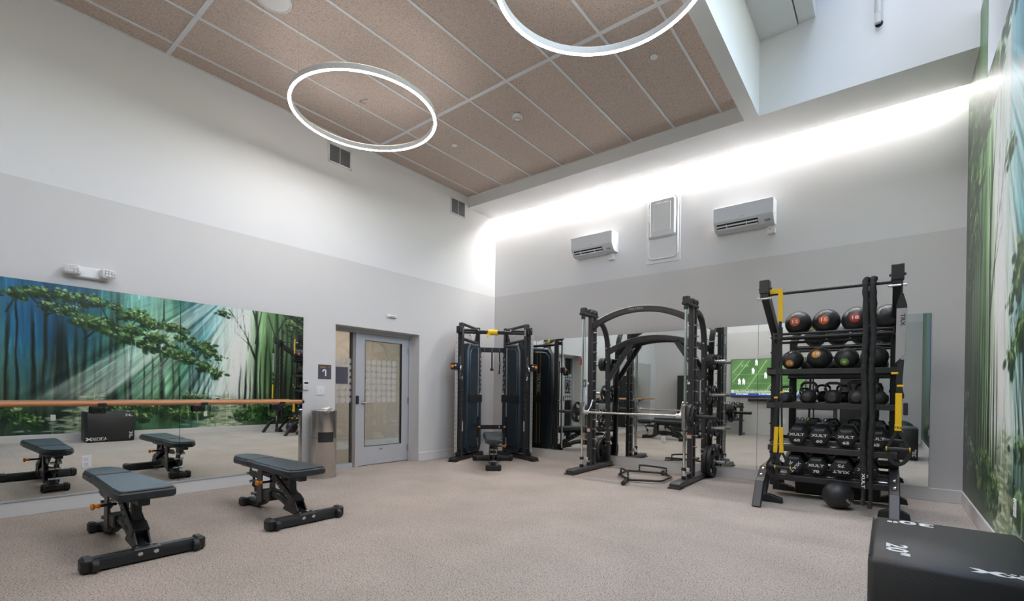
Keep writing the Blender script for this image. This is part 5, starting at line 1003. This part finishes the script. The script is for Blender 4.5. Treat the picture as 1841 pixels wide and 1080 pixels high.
# ---------------- back of the room, seen in the far mirror ----------------
t = thing('stability_ball', 'dark grey exercise ball behind the plyo box near the mural', 'ball', (6.53, -7.72, 0)); MB().ball((0, 0, .31), .31, 32, 20).build('ball', 'ball_grey', t)
for z in (.14, .31, .48): rr = math.sqrt(.31**2-(z-.31)**2)+.0005; MB().tube([(rr*math.cos(2*math.pi*i/48), rr*math.sin(2*math.pi*i/48), z) for i in range(48)], .002, 5, True).build('ridge', 'ball_grey', t)
tv = thing('television', 'large wall television showing a green football field on the back wall', 'television', (3.44, BACK+.024, 1.715)); TW, TH = 1.99, 1.13
MB().bb((-TW/2, .03, -TH/2), (TW/2, .07, TH/2), .006).build('casing', 'black_plastic', tv); MB().bb((-.3, 0, -.2), (.3, .03, .2)).build('wall_bracket', 'black_metal', tv)
def screen_mat():
    m, n, p = newmat('tv_grass'); g = n.nodes.new('ShaderNodeTexCoord'); mp = n.nodes.new('ShaderNodeMapping'); mp.inputs['Rotation'].default_value = (0, R(-32), 0)
    w = n.nodes.new('ShaderNodeTexWave'); w.inputs['Scale'].default_value = .55; w.bands_direction = 'X'; w.inputs['Distortion'].default_value = .4
    r = n.nodes.new('ShaderNodeValToRGB'); r.color_ramp.elements[0].color = srgb(80, 116, 68)+(1,); r.color_ramp.elements[1].color = srgb(98, 134, 82)+(1,)
    n.links.new(g.outputs['Object'], mp.inputs[0]); n.links.new(mp.outputs[0], w.inputs[0]); n.links.new(w.outputs[0], r.inputs[0]); n.links.new(r.outputs[0], p.inputs['Emission Color']); p.inputs['Emission Strength'].default_value = .72; p.inputs['Base Color'].default_value = (.01, .01, .01, 1); p.inputs['Roughness'].default_value = .2
screen_mat()
for nm, c, e in (('tv_white', srgb(235, 240, 230), .8), ('tv_blue', srgb(40, 70, 150), .6), ('tv_pale', srgb(195, 212, 182), .7), ('tv_line', srgb(150, 185, 130), .75), ('tv_dark', srgb(60, 80, 56), .5)): emis(nm, c, e, (.02, .02, .02))
sn = MB().bb((-TW/2+.012, .07, -TH/2+.015), (TW/2-.012, .0715, TH/2-.012)).build('screen', 'tv_grass', tv)
MB().bb((-TW/2+.012, .0715, -TH/2+.015), (TW/2-.012, .0722, -TH/2+.1)).build('score_bar', 'tv_blue', sn); MB().bb((-TW/2+.012, .0715, -TH/2+.1), (TW/2-.012, .0722, -TH/2+.2)).build('caption_bar', 'tv_pale', sn)
TF = lambda x, z: frame((-1, 0, 0), (0, 0, 1), (0, 1, 0), (x, .0725, z))
text('20', .075, 'tv_line', sn, frame((1, 0, 0), (0, 0, -1), (0, 1, 0), (-.62, .0725, .37)), 2.4)
def bars(name, m, rows, seed):
    rr = random.Random(seed); b = MB()
    for x0, x1, z, h in rows:
        x = x0
        while x < x1: w = rr.uniform(.012, .04); b.bb((x, .0722, z-h/2), (min(x1, x+w), .0728, z+h/2)); x += w+rr.choice((.006, .006, .02))
    b.build(name, m, sn)['kind'] = 'stuff'
bars('caption_print', 'tv_dark', ((-.9, .92, -.385, .026), (-.9, .92, -.432, .022)), 3); bars('score_print', 'tv_white', ((-.84, -.5, -.495, .03), (-.2, .2, -.49, .03), (.4, .8, -.492, .03)), 5); bars('hash_marks', 'tv_line', ((-.9, .9, .1, .008), (-.9, .9, -.16, .008)), 9)
for a, b in (((-.945, .15), (-.65, .52)), ((-.945, -.13), (-.47, .52)), ((-.54, -.34), (0, .52)), ((.02, -.34), (.56, .52)), ((.56, -.34), (.94, .28))): MB().beam((a[0], .0724, a[1]), (b[0], .0724, b[1]), .018, .0006, 0, (0, 1, 0)).build('yard_line', 'tv_line', sn)
for x, z in ((-.75, -.11), (-.63, -.11), (-.37, .21), (-.28, .46), (-.03, .07), (.35, .12), (.62, -.1)):
    MB().prism([(-.03, -.1), (-.01, -.1), (0, -.03), (.015, -.1), (.035, -.09), (.03, .0), (.045, .05), (.02, .06), (.02, .09), (-.015, .09), (-.02, .06), (-.045, .02)], 0.0003, .0011, TF(x, z)).build('player_figure', 'tv_white', sn)
MB().bb((-.5, .02, -TH/2-.14), (.5, .1, -TH/2-.07), .01).build('sound_bar', 'black_plastic', tv)
lightdb = None; ORD = 'first second third fourth fifth sixth seventh eighth ninth tenth eleventh twelfth'.split()
def db_rack(x0, x1, label):
    t = thing('dumbbell_rack', label, 'rack', ((x0+x1)/2, BACK+.36, 0), 0, 'dumbbell racks at the back wall'); w = x1-x0
    for s in (-1, 1):
        MB().rect([(s*(w/2-.03), .22, .03), (s*(w/2-.03), .12, .95)], .06, .09, .008, (1, 0, 0)).build('upright', 'black_metal', t); MB().box((s*(w/2-.03), .05, .03), (.07, .5, .06), .01).build('foot', 'black_metal', t)
    for z, dy in ((.84, .06), (.44, -.02)):
        q = MB(); q.M = Matrix.Translation((0, dy, z)) @ Matrix.Rotation(R(14), 4, 'X'); q.box((0, 0, 0), (w, .28, .015)).box((0, .14, .02), (w, .01, .05)); q.build('tier', 'black_metal', t)
for x0, x1, l, nm in ((1.55, 2.88, 'two tier dumbbell rack at back wall left of the television', 'left'), (4.15, 5.2, 'two tier dumbbell rack at back wall right of the television', 'right')):
    db_rack(x0, x1, l); n = int((x1-x0-.1)/.135); pr = None
    for j, (z, dy) in enumerate(((.862, .06), (.462, -.02))):
        for i in range(n):
            lab = f'small hex dumbbell, {ORD[i]} along the {("upper", "lower")[j]} tier of the {nm} back rack'
            if lightdb is None: dumbbell(x0+.12+i*.135, BACK+.36+dy, z, .56, '', 0, lab, 14, 'small dumbbells on back racks', False); lightdb = COL.objects[-1]; lightdb = [o for o in COL.objects if o.type == 'EMPTY' and o.get('label') == lab][0]; 
            else: c_ = copy_tree(lightdb); c_.location = (x0+.12+i*.135, BACK+.36+dy, z); c_['label'] = lab
wm = MB().bb((-.012, -.003, -.028), (-.002, .003, .028)).bb((.004, -.003, -.028), (.014, .003, .028)).mesh('white_marks', 'print_white')
for o in [o for o in COL.objects if o.type == 'EMPTY' and o.get('group') == 'small dumbbells on back racks']:
    hds = [c for c in o.children if c.name.startswith('head')]
    for h in hds[1:]: link('white_marks', wm, h, (0, .106, .052))
for x, l in ((1.18, 'tall black cabinet against the back wall far from the mural'), (5.57, 'tall black cabinet against the back wall near the mural')):
    t = thing('tall_cabinet', l, 'cabinet', (x, BACK+.03, 0), 0, 'tall cabinets at the back wall'); MB().bb((-.31, 0, .0), (.31, .3, 1.8), .005).build('body', 'black_plastic', t)
    for s in (-1, 1):
        dd = MB().bb((s*.154-.15, .3, .05), (s*.154+.15, .318, 1.78), .003).build('door', 'black_plastic', t); MB().box((s*.03, .328, .95), (.012, .02, .16), .003).build('handle', 'steel', dd)
